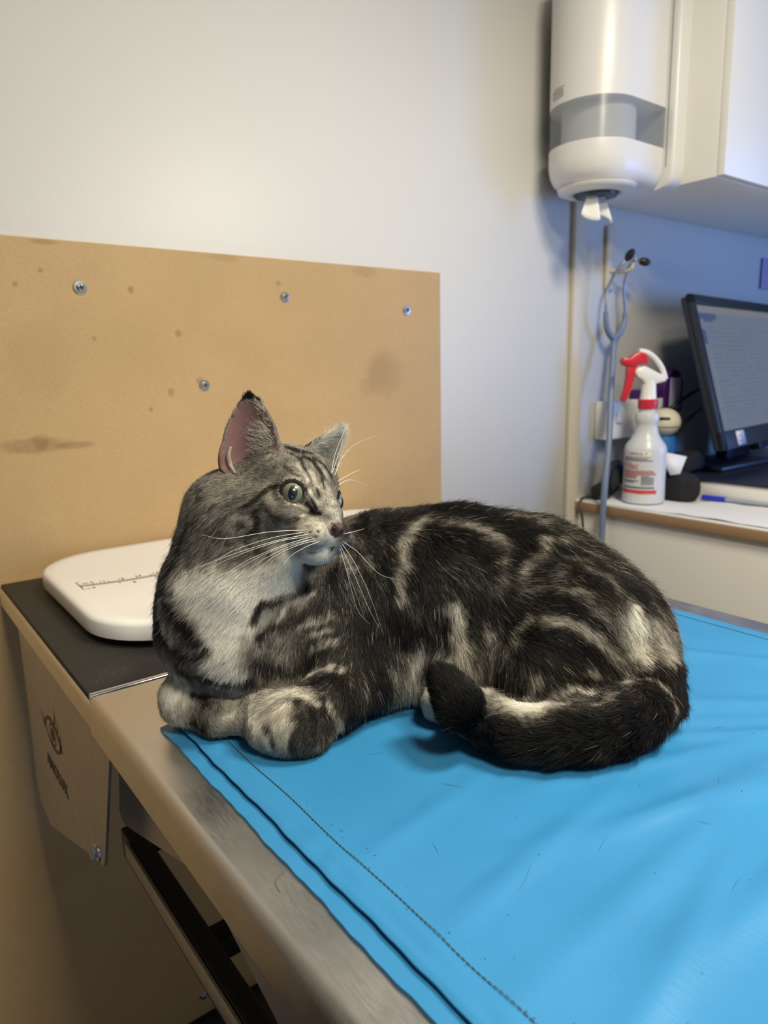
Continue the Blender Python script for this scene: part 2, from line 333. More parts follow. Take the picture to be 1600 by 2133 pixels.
def bar(bm, xa, ya, xb, yb, w_, z):
    d = Vector((xb-xa, yb-ya)); d.normalize(); nn = Vector((-d.y, d.x))*w_/2
    bm.faces.new([bm.verts.new((p[0], p[1], p[2])) for p in ((xa+nn.x, ya+nn.y, z), (xa-nn.x, ya-nn.y, z), (xb-nn.x, yb-nn.y, z), (xb+nn.x, yb+nn.y, z))])
def ztray(x, y):
    d = min(x-x0, x1-x, y-y0, y1-y); return float(np.interp(d, [0.006, 0.018, 0.045, 0.09, 0.15, 9], [0.0228, 0.0222, 0.0195, 0.0170, 0.0160, 0.0160]))+0.0006
xr = 0.222
for k in range(0, 60):
    for (a, b_) in ((0, 1),):
        xa = xr+k*0.01; bar(bm, xa, yr+.0, xa+0.01, yr+.0, 0.0006, ztray(xa+0.005, yr))
    for s in range(4):
        xa = xr+k*0.01+s*0.0025; L = 0.010 if k % 2 == 0 and s == 0 else 0.005
        bar(bm, xa, yr, xa, yr+L, 0.0009, ztray(xa, yr)); bar(bm, xa+0.0011, yr, xa+0.0011, yr-(0.011 if k % 5 == 0 and s == 0 else 0.0045), 0.0009, ztray(xa, yr))
bar(bm, xr, yr-0.02, xr, yr+0.02, 0.001, ztray(xr, yr)); bar(bm, xr, yr+0.02, xr+0.006, yr+0.02, 0.001, ztray(xr, yr)); bar(bm, xr, yr-0.02, xr+0.006, yr-0.02, 0.001, ztray(xr, yr))
M_grey = mat('grey_print', (0.16, 0.14, 0.12), 0.7)
rl = fin(bm, 'ruler_print', M_grey, tray, None)
for k in range(1, 9): text('ruler_number', str(k+10), 0.010, Matrix.Translation((xr+k*0.025+0.003, yr+0.009, ztray(xr+k*0.025+.012, yr))), M_grey, rl, 0.0001)
text('ruler_number', 'cm 0', 0.009, Matrix.Translation((xr+0.003, yr+0.010, ztray(xr+.012, yr))), M_grey, rl, 0.0001)
text('ruler_number', 'in 0', 0.009, Matrix.Translation((xr+0.003, yr-0.019, ztray(xr+.012, yr))), M_grey, rl, 0.0001)
for k in range(1, 5): text('ruler_number', str(k+4), 0.010, Matrix.Translation((xr+k*0.0635+0.003, yr-0.019, ztray(xr+k*0.0635, yr))), M_grey, rl, 0.0001)

# ------------------------------------------------------------------ blue folded mat
m, t, b = nt('blue_vinyl'); M_blue = m
b.inputs['Base Color'].default_value = (0.035, 0.27, 0.62, 1); b.inputs['Roughness'].default_value = 0.36; b.inputs['Specular IOR Level'].default_value = 0.45
tc = t.nodes.new('ShaderNodeTexCoord')
n = t.nodes.new('ShaderNodeTexNoise'); n.inputs['Scale'].default_value = 9; n.inputs['Detail'].default_value = 4; t.links.new(tc.outputs['Object'], n.inputs['Vector'])
cr = t.nodes.new('ShaderNodeValToRGB'); cr.color_ramp.elements[0].color = (0.034, 0.225, 0.475, 1); cr.color_ramp.elements[1].color = (0.042, 0.252, 0.53, 1)
cr.color_ramp.elements[0].position = 0.3; cr.color_ramp.elements[1].position = 0.7
t.links.new(n.outputs['Fac'], cr.inputs['Fac'])
t.links.new(cr.outputs['Color'], b.inputs['Base Color'])
mp = t.nodes.new('ShaderNodeMapping'); mp.inputs['Scale'].default_value = (500, 160, 100); mp.inputs['Rotation'].default_value = (0, 0, 0.6); t.links.new(tc.outputs['Object'], mp.inputs['Vector'])
n3 = t.nodes.new('ShaderNodeTexNoise'); n3.inputs['Scale'].default_value = 1; n3.inputs['Detail'].default_value = 3; t.links.new(mp.outputs['Vector'], n3.inputs['Vector'])
bp = t.nodes.new('ShaderNodeBump'); bp.inputs['Strength'].default_value = 0.22; bp.inputs['Distance'].default_value = 0.0006
t.links.new(n3.outputs['Fac'], bp.inputs['Height']); t.links.new(bp.outputs['Normal'], b.inputs['Normal'])
mt = empty('blue_mat', (0.48, 0.1, ZT), 'folded blue vinyl mat with stitched hems that the cat lies on', 'mat')
def wr(x, y):
    """soft wrinkles running away from the near left hem"""
    z = 0.0
    for cx, cy, ang, L, w_, h in WR:
        dx, dy = x-cx, y-cy; u = dx*math.cos(ang)+dy*math.sin(ang); v = -dx*math.sin(ang)+dy*math.cos(ang)+0.10*u*u*np.sign(ang-0.3)
        z = z+1.05*h*np.exp(-(v/w_)**2)*np.exp(-(u/L)**2)
    return z
WR = [(0.30, 0.255, 0.12, .11, .010, .0020), (0.36, 0.20, 0.05, .16, .012, .0024), (0.44, 0.225, -0.15, .12, .010, .0018), (0.50, 0.20, -0.30, .18, .011, .0026),
      (0.28, 0.33, 0.15, .07, .010, .0016), (0.41, 0.15, 0.02, .15, .013, .0024), (0.52, 0.12, -0.18, .2, .014, .0028), (0.62, 0.26, -0.75, .14, .012, .0024),
      (0.66, 0.20, -0.60, .13, .010, .0020), (0.70, 0.33, -1.0, .10, .010, .0020), (0.34, 0.10, 0.25, .12, .014, .0026), (0.60, 0.05, -0.1, .2, .016, .003),
      (0.47, 0.265, -0.35, .10, .009, .0022), (0.57, 0.235, -0.62, .13, .008, .0022), (0.33, 0.165, 0.20, .10, .010, .0022), (0.45, 0.04, 0.1, .2, .015, .003)]
def sheet(name, x0, y0, x1, y1, zt, zb, nx, ny, wig, wf, m, wrs=1.0, seed=1):
    rng = np.random.default_rng(seed); xs = np.linspace(0, 1, nx); ys = np.linspace(0, 1, ny)
    X, Y = np.meshgrid(xs, ys, indexing='ij'); XX = x0+(x1-x0)*X; YY = y0+(y1-y0)*Y
    edge = wig*(np.sin(YY*wf+seed)+0.6*np.sin(YY*wf*2.3+2*seed)+0.5*np.sin(YY*wf*5.1)); XX = XX+edge*np.exp(-X*12)
    Z = np.full_like(XX, zt)
    if wrs: Z = Z+wrs*wr(XX, YY)*np.clip(X*16, 0, 1)
    de = np.minimum(X*(x1-x0), (1-X)*(x1-x0)); Z = Z-0.0012*np.exp(-(de/0.0015)**2)
    hem = 0.0005*np.exp(-((de-0.014)/0.004)**2)+0.0004*np.sin(YY*140+3*np.sin(YY*37))*np.exp(-((de-0.008)/0.006)**2); Z = Z+hem
    top = np.stack([XX, YY, Z], -1).reshape(-1, 3); bot = np.stack([XX, YY, np.full_like(XX, zb)], -1).reshape(-1, 3)
    V = np.concatenate([top, bot]); n = nx*ny; f = []
    idx = np.arange(n).reshape(nx, ny)
    a, b_, c, d = idx[:-1, :-1].ravel(), idx[1:, :-1].ravel(), idx[1:, 1:].ravel(), idx[:-1, 1:].ravel()
    F1 = np.stack([a, b_, c, d], 1); F2 = np.stack([d, c, b_, a], 1)+n
    def wall(i): return np.stack([i[1:], i[:-1], i[:-1]+n, i[1:]+n], 1)
    Fs = np.concatenate([F1, F2, wall(idx[:, 0][::-1]), wall(idx[:, -1]), wall(idx[0, :]), wall(idx[-1, :][::-1])])
    me = bpy.data.meshes.new(name); me.from_pydata(V.tolist(), [], Fs.tolist()); me.update()
    for p in me.polygons: p.use_smooth = True
    me.set_sharp_from_angle(angle=math.radians(50))
    return link(name, me, m, mt)
YM0, YM1 = -0.05, 0.585
sheet('lower_layer', 0.1845, YM0, 0.79, YM1-0.004, ZT+0.0038, ZT+0.0002, 60, 160, 0.0005, 60, M_blue, 0.0, 1)
sheet('upper_layer', 0.1955, YM0, 0.795, YM1, 0.0, -0.0025, 260, 320, 0.00045, 45, M_blue, 1.0, 2)
sheet('gap_shade', 0.203, YM0+.002, 0.787, YM1-0.008, -0.0026, ZT+0.0039, 3, 60, 0.0004, 60, mat('mat_gap_shade', (0.005, 0.03, 0.08), 0.8), 0.0, 2)  # dark sheet, its colour standing in for the shade between the two layers
bm = bmesh.new(); y = YM0+0.005
def dash(xa, ya, xb, yb):
    z = wr(xa, ya)+0.0005; tube(bm, [(xa, ya, z), ((xa+xb)/2, (ya+yb)/2, z+0.0004), (xb, yb, wr(xb, yb)+0.0005)], 0.00035, 6, 1)
while y < YM1-0.01:
    f_ = lambda q: 0.2165+0.0006*math.sin(q*50)
    dash(f_(y), y, f_(y+.0030), y+0.0030); dash(0.775, y, 0.775, y+0.0030); y += 0.0038
fin(bm, 'stitching', mat('stitch_thread', (0.07, 0.10, 0.08), 0.8), mt)
bm = bmesh.new(); random.seed(9)
for k in range(150):
    if k < 60: y = random.uniform(0.15, 0.5); x = 0.2165+random.gauss(0.004, 0.006)
    else: x, y = random.uniform(0.24, 0.7), random.uniform(0.05, 0.5)
    if x < 0.2: continue
    r = random.uniform(0.0002, 0.0005); lathe(bm, [(r, 0), (r*0.6, r*0.5), (0.00001, r*0.6)], (x, y, float(wr(x, y))+0.0001), 6)
tag(fin(bm, 'crumbs', mat('dark_crumb', (0.04, 0.05, 0.06), 0.8), None, None), 'dark specks of dirt scattered over the blue mat', 'dirt', kind='stuff')

random.seed(21); M_lh = mat('loose_dark_hair', (0.03, 0.035, 0.045), 0.6)
HAIRS = [(0.262, 0.300, 1.2), (0.345, 0.235, 0.3), (0.300, 0.415, -0.5), (0.316, 0.345, 2.0), (0.375, 0.165, 0.2), (0.415, 0.205, -1.1), (0.470, 0.225, 0.5), (0.520, 0.210, 0.9), (0.545, 0.265, -0.2), (0.285, 0.245, 0.4), (0.590, 0.215, -0.8), (0.350, 0.130, -1.0)]
for k, (x, y, a) in enumerate(HAIRS):
    L = random.uniform(0.010, 0.024); c = random.uniform(-0.35, 0.35); bm = bmesh.new(); P = []
    for i in range(7):
        u = (i/6-0.5); xx = x+math.cos(a)*L*u-math.sin(a)*L*c*u*u; yy = y+math.sin(a)*L*u+math.cos(a)*L*c*u*u; P.append((xx, yy, float(wr(xx, yy))+0.0004))
    tube(bm, P, lambda u: 0.00010*(1-0.8*abs(2*u-1)), 5, 2, False); tag(fin(bm, 'loose_hair', M_lh, None, None), 'single loose dark cat hair lying on the blue mat', 'hair', 'loose cat hairs on the blue mat')
bm = bmesh.new(); tube(bm, [(0.170, 0.338, ZT+0.0004), (0.172, 0.348, ZT+0.0006), (0.181, 0.353, ZT+0.0004)], 0.00012, 5, 5, False); tag(fin(bm, 'loose_hair', M_lh, None, None), 'loose dark hair on the bare steel rim beside the mat', 'hair')

# ------------------------------------------------------------------ wall cabinet and towel dispenser
cab = empty('wall_cabinet', (2.1, 1.03, 0.71), 'white wall cabinet hanging above the desk beside the paper towel dispenser', 'cabinet')
XC, YC0, ZC0 = 1.62, 0.868, 0.710
boxo('body', (XC, YC0+0.020, ZC0), (3.0, YW-0.001, ZC-0.002), M_whitec, cab, 0.001)
boxo('side_panel', (XC-0.0005, YC0+0.019, ZC0-0.0005), (XC+0.018, YW-0.0005, ZC-0.001), M_whitec, cab, 0.001)
boxo('door', (XC+0.0015, YC0, ZC0+0.001), (2.34, YC0+0.018, ZC-0.004), M_white, cab, 0.001)
boxo('door', (2.344, YC0, ZC0+0.001), (2.998, YC0+0.018, ZC-0.004), M_white, cab, 0.001)

disp = empty('towel_dispenser', (XC, 1.08, 0.70), 'white rounded paper towel dispenser with a smoky window on the cabinet side', 'dispenser')
M_disp = mat('dispenser_plastic', (0.74, 0.73, 0.71), 0.34)
M_smoke = mat('smoky_window', (0.36, 0.39, 0.43), 0.12, spec=0.6)
m, t, b = nt('smoky_window_glass'); M_smoke = m
b.inputs['Base Color'].default_value = (0.30, 0.33, 0.38, 1); b.inputs['Roughness'].default_value = 0.22; b.inputs['Alpha'].default_value = 0.50
def dsec(x0, x1, y0, y1, rf, z, n=10, rb=0.012):
    """plan outline, front (towards -x) strongly rounded"""
    out = []
    for cx, cy, r, a0 in ((x1-rb, y1-rb, rb, 0), (x0+rf, y1-rf, rf, 90), (x0+rf, y0+rf, rf, 180), (x1-rb, y0+rb, rb, 270)):
        for k in range(n+1):
            a = math.radians(a0+90*k/n); out.append((cx+r*math.cos(a), cy+r*math.sin(a), z))
    return out
DX0, DX1, DY0, DY1 = 1.345, 1.575, 0.985, 1.185
def dl(ins, z): return dsec(DX0+ins, DX1, DY0+ins*0.75, DY1-ins*0.75, 0.098-ins*0.75, z, 14)
bm = bmesh.new()
zs = [(0.058, 0.6985), (0.040, 0.700), (0.024, 0.705), (0.012, 0.715), (0.004, 0.730), (0.0, 0.750), (0.0, 0.783)]
loft(bm, [dl(*q) for q in zs]); lower = fin(bm, 'lower_cover', M_disp, disp, math.radians(50))
bm = bmesh.new(); loft(bm, [dl(0.0006, 0.783), dl(0.0006, 0.868)], False, False); fin(bm, 'window', M_smoke, disp)
bm = bmesh.new(); loft(bm, [dl(0.0, 0.868), dl(0.0, 1.10), dl(0.006, 1.135), dl(0.03, 1.155)]); fin(bm, 'upper_cover', M_disp, disp, math.radians(50))
roll = empty('paper_towel_roll', (1.455, 1.083, 0.785), 'white paper towel roll inside the dispenser with its tail hanging out below', 'paper towel')
bm = bmesh.new(); lathe(bm, [(0.025, 0), (0.082, 0), (0.082, 0.2), (0.025, 0.2)], (1.455, 1.083, 0.785), 40); fin(bm, 'roll', M_tissue, roll)
bm = bmesh.new(); loft(bm, [dsec(DX1+0.001, XC, DY0-0.022+q, DY1+0.012-q*.5, 0.012, z, rb=0.004) for q, z in ((0.03, 0.700), (0.010, 0.706), (0.002, 0.722), (0, 0.75), (0, 1.12), (0.01, 1.15))])
fin(bm, 'backplate', M_disp, disp, math.radians(50))
bm = bmesh.new(); lathe(bm, [(0.088, 0.001), (0.086, -0.006), (0.074, -0.011), (0.056, -0.013), (0.052, -0.010), (0.050, 0.008)], (1.450, 1.078, 0.700), 44); fin(bm, 'outlet_ring', M_disp, disp, math.radians(60))
bm = bmesh.new(); lathe(bm, [(0.0495, 0.0), (0.047, -0.016), (0.034, -0.0185), (0.018, -0.018)], (1.450, 1.078, 0.699), 36); fin(bm, 'outlet_nozzle', mat('dark_blue_plastic', (0.03, 0.05, 0.09), 0.3), disp, math.radians(60))
bm = bmesh.new(); tube(bm, [(1.5765, DY0-0.0015, 0.745), (1.5765, DY0-0.0015, 1.12)], 0.0016, 8, 1); fin(bm, 'seam', M_wall2, disp)
# maker's badge on the upper cover
# (placed on the rounded front face by wrapping it round the corner radius)
def wrap(u, z, off=0.0008):
    """u metres along the front outline, measured from the middle of the far front corner"""
    cx, cy, r = DX0+0.098, DY1-0.098, 0.098
    a = math.pi+u/r
    if u > 0: return (DX0-off, cy-u, z)
    return (cx+(r+off)*math.cos(a), cy+(r+off)*math.sin(a), z)
def wtext(name, body, size, u0, z0, m, par, sx=1.0):
    c = bpy.data.curves.new(name, 'FONT'); c.body = body; c.size = size; c.extrude = 0.0
    o = bpy.data.objects.new(name+'_src', c); COL.objects.link(o); dg = bpy.context.evaluated_depsgraph_get(); me = bpy.data.meshes.new_from_object(o.evaluated_get(dg)); bpy.data.objects.remove(o)
    for v in me.vertices: v.co = wrap(u0+v.co.x*sx, z0+v.co.y)
    return link(name, me, m, par)
M_badge = mat('grey_badge', (0.33, 0.32, 0.29), 0.5)
bm = bmesh.new()
def wq(u0, z0, u1, z1):
    n = 8
    for k in range(n):
        a, b_ = u0+(u1-u0)*k/n, u0+(u1-u0)*(k+1)/n; bm.faces.new([bm.verts.new(wrap(*p)) for p in ((a, z0), (b_, z0), (b_, z1), (a, z1))])
ub, zb = -0.046, 0.8815
for r_ in ((0, 0, 0.036, 0.002), (0, 0.014, 0.036, 0.0165), (0, 0, 0.0025, 0.016), (0.0335, 0, 0.036, 0.016), (0.004, 0.0195, 0.040, 0.0212)): wq(ub+r_[0], zb+r_[1], ub+r_[2], zb+r_[3])
bdg = fin(bm, 'badge', M_badge, disp, None)
wtext('badge_lettering', 'TORK', 0.0125, ub+0.004, zb+0.0035, M_badge, bdg, 0.95)
# tuft of towel
bm = bmesh.new(); rings = []
tp = [(1.418, 1.06), (1.445, 1.062)]
for i in range(9):
    v_ = i/8; z = 0.695-0.055*v_; L = []
    for k in range(25):
        u = k/24-0.5; amp = 0.004+0.013*v_
        L.append(bm.verts.new((1.440+u*(0.040+0.040*v_)-0.012*v_, 1.070+math.sin(u*11+0.6)*amp-0.016*v_, z+(0.012*math.sin(u*9+0.8)-0.006)*v_*v_)))
    rings.append(L)
for a, b_ in zip(rings[:-1], rings[1:]):
    for k in range(24): bm.faces.new((a[k], a[k+1], b_[k+1], b_[k]))
o = fin(bm, 'towel_tail', M_tissue, roll, None); md = o.modifiers.new('s', 'SOLIDIFY'); md.thickness = 0.0012
# ------------------------------------------------------------------ desk
ZD, XD = -0.058, 1.552
m, t, b = nt('plywood_edge'); M_ply = m
tc = t.nodes.new('ShaderNodeTexCoord'); mp = t.nodes.new('ShaderNodeMapping'); mp.inputs['Scale'].default_value = (4, 4, 1); t.links.new(tc.outputs['Object'], mp.inputs['Vector'])
sx_ = t.nodes.new('ShaderNodeSeparateXYZ'); t.links.new(tc.outputs['Object'], sx_.inputs[0])
nw = t.nodes.new('ShaderNodeTexNoise'); nw.inputs['Scale'].default_value = 12; t.links.new(tc.outputs['Object'], nw.inputs['Vector'])
mm_ = t.nodes.new('ShaderNodeMath'); mm_.operation = 'MULTIPLY_ADD'; mm_.inputs[1].default_value = 1400; t.links.new(sx_.outputs['Z'], mm_.inputs[0]); t.links.new(nw.outputs['Fac'], mm_.inputs[2])
sn_ = t.nodes.new('ShaderNodeMath'); sn_.operation = 'SINE'; t.links.new(mm_.outputs[0], sn_.inputs[0])
mr_ = t.nodes.new('ShaderNodeMapRange'); mr_.inputs['From Min'].default_value = -1; t.links.new(sn_.outputs[0], mr_.inputs['Value'])
cr = t.nodes.new('ShaderNodeValToRGB'); cr.color_ramp.elements[0].color = (0.20, 0.105, 0.045, 1); cr.color_ramp.elements[1].color = (0.52, 0.34, 0.19, 1); t.links.new(mr_.outputs[0], cr.inputs['Fac']); t.links.new(cr.outputs['Color'], b.inputs['Base Color']); b.inputs['Roughness'].default_value = 0.5
desk = empty('desk', (2.2, 0.6, ZF), 'white topped plywood desk with a white side panel beyond the table', 'desk')
boxo('plywood_board', (XD, -0.9, ZD-0.027), (2.95, YW-0.0015, ZD-0.0018), M_ply, desk, 0.0008)
boxo('laminate_top', (XD, -0.9, ZD-0.0018), (2.95, YW-0.0015, ZD), M_white, desk, 0.0003)
boxo('side_panel', (XD+0.012, -0.895, ZF), (XD+0.030, YW-0.0015, ZD-0.0275), M_whitec, desk, 0.001)
boxo('side_panel', (2.92, -0.895, ZF), (2.94, YW-0.0015, ZD-0.0275), M_whitec, desk, 0.001)

# spray bottle
M_pe = mat('frosted_plastic', (0.62, 0.64, 0.66), 0.3, spec=0.4, noise=0.03)
M_red = mat('red_plastic', (0.62, 0.025, 0.045), 0.3)
M_wpl = mat('white_gloss_plastic', (0.85, 0.84, 0.80), 0.25)
BX, BY = 1.655, 1.048
sb = empty('spray_bottle', (BX, BY, ZD), 'translucent spray bottle with red and white trigger head and red printed label', 'spray bottle')
bm = bmesh.new()
prof = [(0.0495, 0.0), (0.0535, 0.004), (0.0535, 0.02), (0.0525, 0.06), (0.0525, 0.125), (0.0535, 0.138), (0.050, 0.150), (0.037, 0.168), (0.030, 0.182), (0.027, 0.200), (0.0275, 0.206), (0.030, 0.212), (0.0305, 0.224), (0.028, 0.232), (0.021, 0.236), (0.021, 0.246)]
prof = [(p[0], p[1]+0.003) for p in prof]
lathe(bm, prof, (BX, BY, ZD), 48); fin(bm, 'bottle', M_pe, sb)
bm = bmesh.new(); lathe(bm, [(0.0235, 0.247), (0.0245, 0.250), (0.0245, 0.270), (0.023, 0.272)], (BX, BY, ZD), 36); fin(bm, 'collar', M_red, sb)
# head frame: a = towards the nozzle (image left)
A = Vector((-0.80, 0.60, 0)); Bv = Vector((0.60, 0.80, 0)); Zv = Vector((0, 0, 1)); O = Vector((BX, BY, ZD))
def hp(a, z, s=0.0): return O+A*a+Zv*z+Bv*s
def hprism(name, pts, wd, m, par, bev=0.003, smooth=math.radians(40)):
    bm = bmesh.new(); prism(bm, [hp(a, z, -wd/2) for a, z in pts], Bv*wd, bev); return fin(bm, name, m, par, smooth)
bm = bmesh.new(); lathe(bm, [(0.0215, 0.272), (0.020, 0.276), (0.0175, 0.312), (0.017, 0.318)], (BX, BY, ZD), 30); fin(bm, 'neck', M_wpl, sb)
hprism('trigger_body', [(-0.018, 0.310), (-0.030, 0.316), (-0.036, 0.330), (-0.010, 0.343), (0.016, 0.357), (0.036, 0.352), (0.042, 0.340), (0.034, 0.328), (0.018, 0.318), (0.016, 0.310)], 0.030, M_wpl, sb, 0.006)
pts = [hp(*q) for q in ((0.030, 0.392), (0.008, 0.388), (-0.014, 0.372), (-0.032, 0.348), (-0.042, 0.322))]
bm = bmesh.new(); tube(bm, pts, lambda u: 0.0085-0.002*u, 12, 6); tube(bm, [hp(-0.042, 0.322), hp(-0.028, 0.318), hp(-0.014, 0.318)], 0.006, 10, 4); fin(bm, 'rear_guard', M_wpl, sb)
hprism('shroud', [(0.006, 0.360), (0.012, 0.386), (0.030, 0.392), (0.046, 0.384), (0.055, 0.377), (0.072, 0.378), (0.076, 0.368), (0.070, 0.358), (0.050, 0.354), (0.030, 0.360)], 0.026, M_red, sb, 0.004)
hprism('trigger', [(0.034, 0.360), (0.060, 0.360), (0.060, 0.330), (0.064, 0.300), (0.072, 0.276), (0.070, 0.268), (0.060, 0.266), (0.052, 0.282), (0.043, 0.308), (0.038, 0.335)], 0.018, M_red, sb, 0.003)
# printing wrapped on the bottle, centred towards the room
phi0 = math.atan2(-BY*0.55, -BX)-0.02
def bw(u, z, off=0.0006):
    R0 = 0.0527+off; a = phi0+u/0.0527; return (BX+R0*math.cos(a), BY+R0*math.sin(a), ZD+z)
def bquad(bm, u0, z0, u1, z1, off=0.0006):
    n = max(2, int(abs(u1-u0)/0.006))
    for k in range(n):
        a, b_ = u0+(u1-u0)*k/n, u0+(u1-u0)*(k+1)/n; bm.faces.new([bm.verts.new(bw(*p, off)) for p in ((a, z0), (b_, z0), (b_, z1), (a, z1))])
def btext(name, body, size, u0, z0, m, par, sx=1.0, off=0.0009):
    c = bpy.data.curves.new(name, 'FONT'); c.body = body; c.size = size
    o = bpy.data.objects.new(name+'_src', c); COL.objects.link(o); dg = bpy.context.evaluated_depsgraph_get(); me = bpy.data.meshes.new_from_object(o.evaluated_get(dg)); bpy.data.objects.remove(o)
    for v in me.vertices: v.co = bw(u0+v.co.x*sx, z0+v.co.y, off)
    return link(name, me, m, par)
M_redp = mat('red_print', (0.60, 0.05, 0.06), 0.5); M_greyp = mat('dark_grey_print', (0.14, 0.15, 0.16), 0.5); M_pink = mat('faded_red_print', (0.50, 0.16, 0.18), 0.5)
bm = bmesh.new(); bquad(bm, -0.056, 0.030, 0.046, 0.041); fin(bm, 'red_band', M_redp, sb, None)
bm = bmesh.new(); bquad(bm, -0.040, 0.128, 0.028, 0.142, 0.0016); fin(bm, 'name_sticker', mat('cream_sticker', (0.80, 0.77, 0.70), 0.5), sb, None)
btext('sticker_lettering', 'CHEMICAL  F', 0.010, -0.032, 0.1315, M_ink, sb, 0.85, 0.0021)
btext('label_lettering', 'F10sc', 0.023, -0.052, 0.096, M_redp, sb, 0.95)
bm = bmesh.new()
for i, (u0, u1, z) in enumerate(((-.05, .02, .121), (-.05, .032, .1165), (-.05, .0, .064), (-.05, -.01, .060), (-.05, .04, .0475), (-.05, .04, .0445))): bquad(bm, u0, z, u1, z+0.0022)
for k in range(7): bquad(bm, 0.006, 0.055+k*0.0035, 0.038-(0.012 if k == 6 else 0), 0.0568+k*0.0035)
fin(bm, 'small_print', M_greyp, sb, None)
bm = bmesh.new()
for u0, u1, z in ((-.05, .036, .089), (-.05, .040, .0845), (-.05, .044, .080), (-.05, -.004, .0755), (-.05, -.006, .0715)): bquad(bm, u0, z, u1, z+0.0028)
fin(bm, 'red_small_print', M_pink, sb, None)

# hook rail and stethoscope
hk = empty('coat_hook', (1.675, YW, 0.58), 'slim beige hook strip on the wall that the stethoscope hangs from', 'hook')
boxo('strip', (1.660, YW-0.012, 0.500), (1.692, YW-0.001, 0.662), M_trim, hk, 0.004)
bm = bmesh.new(); tube(bm, [(1.676, YW-0.010, 0.548), (1.678, 1.160, 0.542), (1.680, 1.135, 0.545), (1.681, 1.126, 0.560)], 0.0055, 12, 6); fin(bm, 'hook', M_trim, hk)
st = empty('stethoscope', (1.665, 1.12, 0.56), 'grey blue stethoscope hanging from the hook strip left of the monitor', 'stethoscope')
M_tub = mat('blue_grey_rubber', (0.17, 0.22, 0.34), 0.4); M_dsteel = mat('satin_steel', (0.42, 0.42, 0.43), 0.3, metal=1.0)
YH = 1.163
for pts in ([(1.662, 1.128, 0.570), (1.652, 1.135, 0.562), (1.640, 1.148, 0.540), (1.628, YH, 0.500), (1.622, YH, 0.455), (1.622, YH, 0.43)], [(1.700, 1.118, 0.566), (1.685, 1.128, 0.568), (1.690, 1.150, 0.545), (1.696, YH, 0.500), (1.705, YH, 0.455), (1.706, YH, 0.43)]):
    bm = bmesh.new(); tube(bm, pts, 0.0036, 12, 8); fin(bm, 'ear_tube', M_dsteel, st)
for pts in ([(1.657, 1.132, 0.566), (1.650, 1.108, 0.588)], [(1.696, 1.120, 0.566), (1.722, 1.106, 0.561)]):
    bm = bmesh.new(); a, b_ = Vector(pts[0]), Vector(pts[1])
    tube(bm, [a+(b_-a)*k/6 for k in range(7)], lambda u: 0.0045+0.0062*math.sin(math.pi*min(1, u*1.02))**0.6, 16, 1); fin(bm, 'ear_tip', M_black, st)
bm = bmesh.new()
tube(bm, [(1.622, YH, 0.440), (1.624, YH, 0.415), (1.636, YH, 0.388), (1.660, YH, 0.370)], lambda u: 0.0060+0.003*u, 14, 8)
tube(bm, [(1.706, YH, 0.440), (1.705, YH, 0.415), (1.690, YH, 0.388), (1.660, YH, 0.370)], lambda u: 0.0060+0.003*u, 14, 8)
tube(bm, [(1.660, YH, 0.376), (1.656, YH-.004, 0.34), (1.630, 1.143, 0.24), (1.580, 1.108, 0.10), (1.548, 1.092, 0.0), (1.5415, 1.090, -0.07), (1.5415, 1.090, -0.16), (1.5415, 1.090, -0.40)], 0.0082, 16, 10)
fin(bm, 'tubing', M_tub, st)

# wall socket with switch and plug
so = empty('wall_socket', (1.74, YW, 0.15), 'white wall socket box behind the spray bottle', 'socket')
boxo('face_plate', (1.645, 1.165, 0.100), (1.930, YW-0.001, 0.205), M_wpl, so, 0.004)
boxo('rocker_switch', (1.690, 1.158, 0.145), (1.712, 1.166, 0.172), M_wpl, so, 0.002)
boxo('rocker_switch', (1.860, 1.158, 0.145), (1.882, 1.166, 0.172), M_wpl, so, 0.002)
# round cream device on a blue-banded stand
rd = empty('desk_device', (1.842, 1.110, -0.0005), 'cream ball shaped device on a dark stand with a blue band, right of the bottle', 'device')
M_cream = mat('cream_plastic', (0.72, 0.66, 0.52), 0.35)
def ell(bm, c, r, seg=32, M=None):
    v = bmesh.ops.create_uvsphere(bm, u_segments=seg, v_segments=seg//2, radius=1)['verts']
    bmesh.ops.scale(bm, vec=r, verts=v)
    if M is not None: bmesh.ops.transform(bm, matrix=M, verts=v)
    bmesh.ops.translate(bm, vec=c, verts=v)
bm = bmesh.new(); ell(bm, (1.842, 1.110, 0.140), (0.043, 0.043, 0.040)); fin(bm, 'ball', M_cream, rd)
bm = bmesh.new(); lathe(bm, [(0.0435, -0.0006), (0.0438, 0), (0.0435, 0.0006)], (1.842, 1.110, 0.130), 40); fin(bm, 'seam', M_grey, rd)
dv = Vector((-1.845, -1.085, 0.05)).normalized()
c = Vector((1.842, 1.110, 0.140))+dv*0.0405+Vector((0, 0, 0.012)); bm = bmesh.new(); box(bm, (-0.014, -0.003, -0.004), (0.014, 0.003, 0.004), 0.0015, 2, Matrix.Translation(c) @ Matrix.Rotation(math.radians(-56), 4, 'Z')); fin(bm, 'slot', M_black, rd)
bm = bmesh.new(); lathe(bm, [(0.030, 0.10), (0.034, 0.125), (0.034, 0.140), (0.03, 0.16)], (1.842, 1.110, ZD), 32); fin(bm, 'blue_band', mat('blue_plastic', (0.03, 0.16, 0.50), 0.35), rd)
bm = bmesh.new(); lathe(bm, [(0.040, 0.0578), (0.042, 0.062), (0.036, 0.08), (0.030, 0.100)], (1.842, 1.110, ZD), 32); fin(bm, 'stand', M_black, rd)
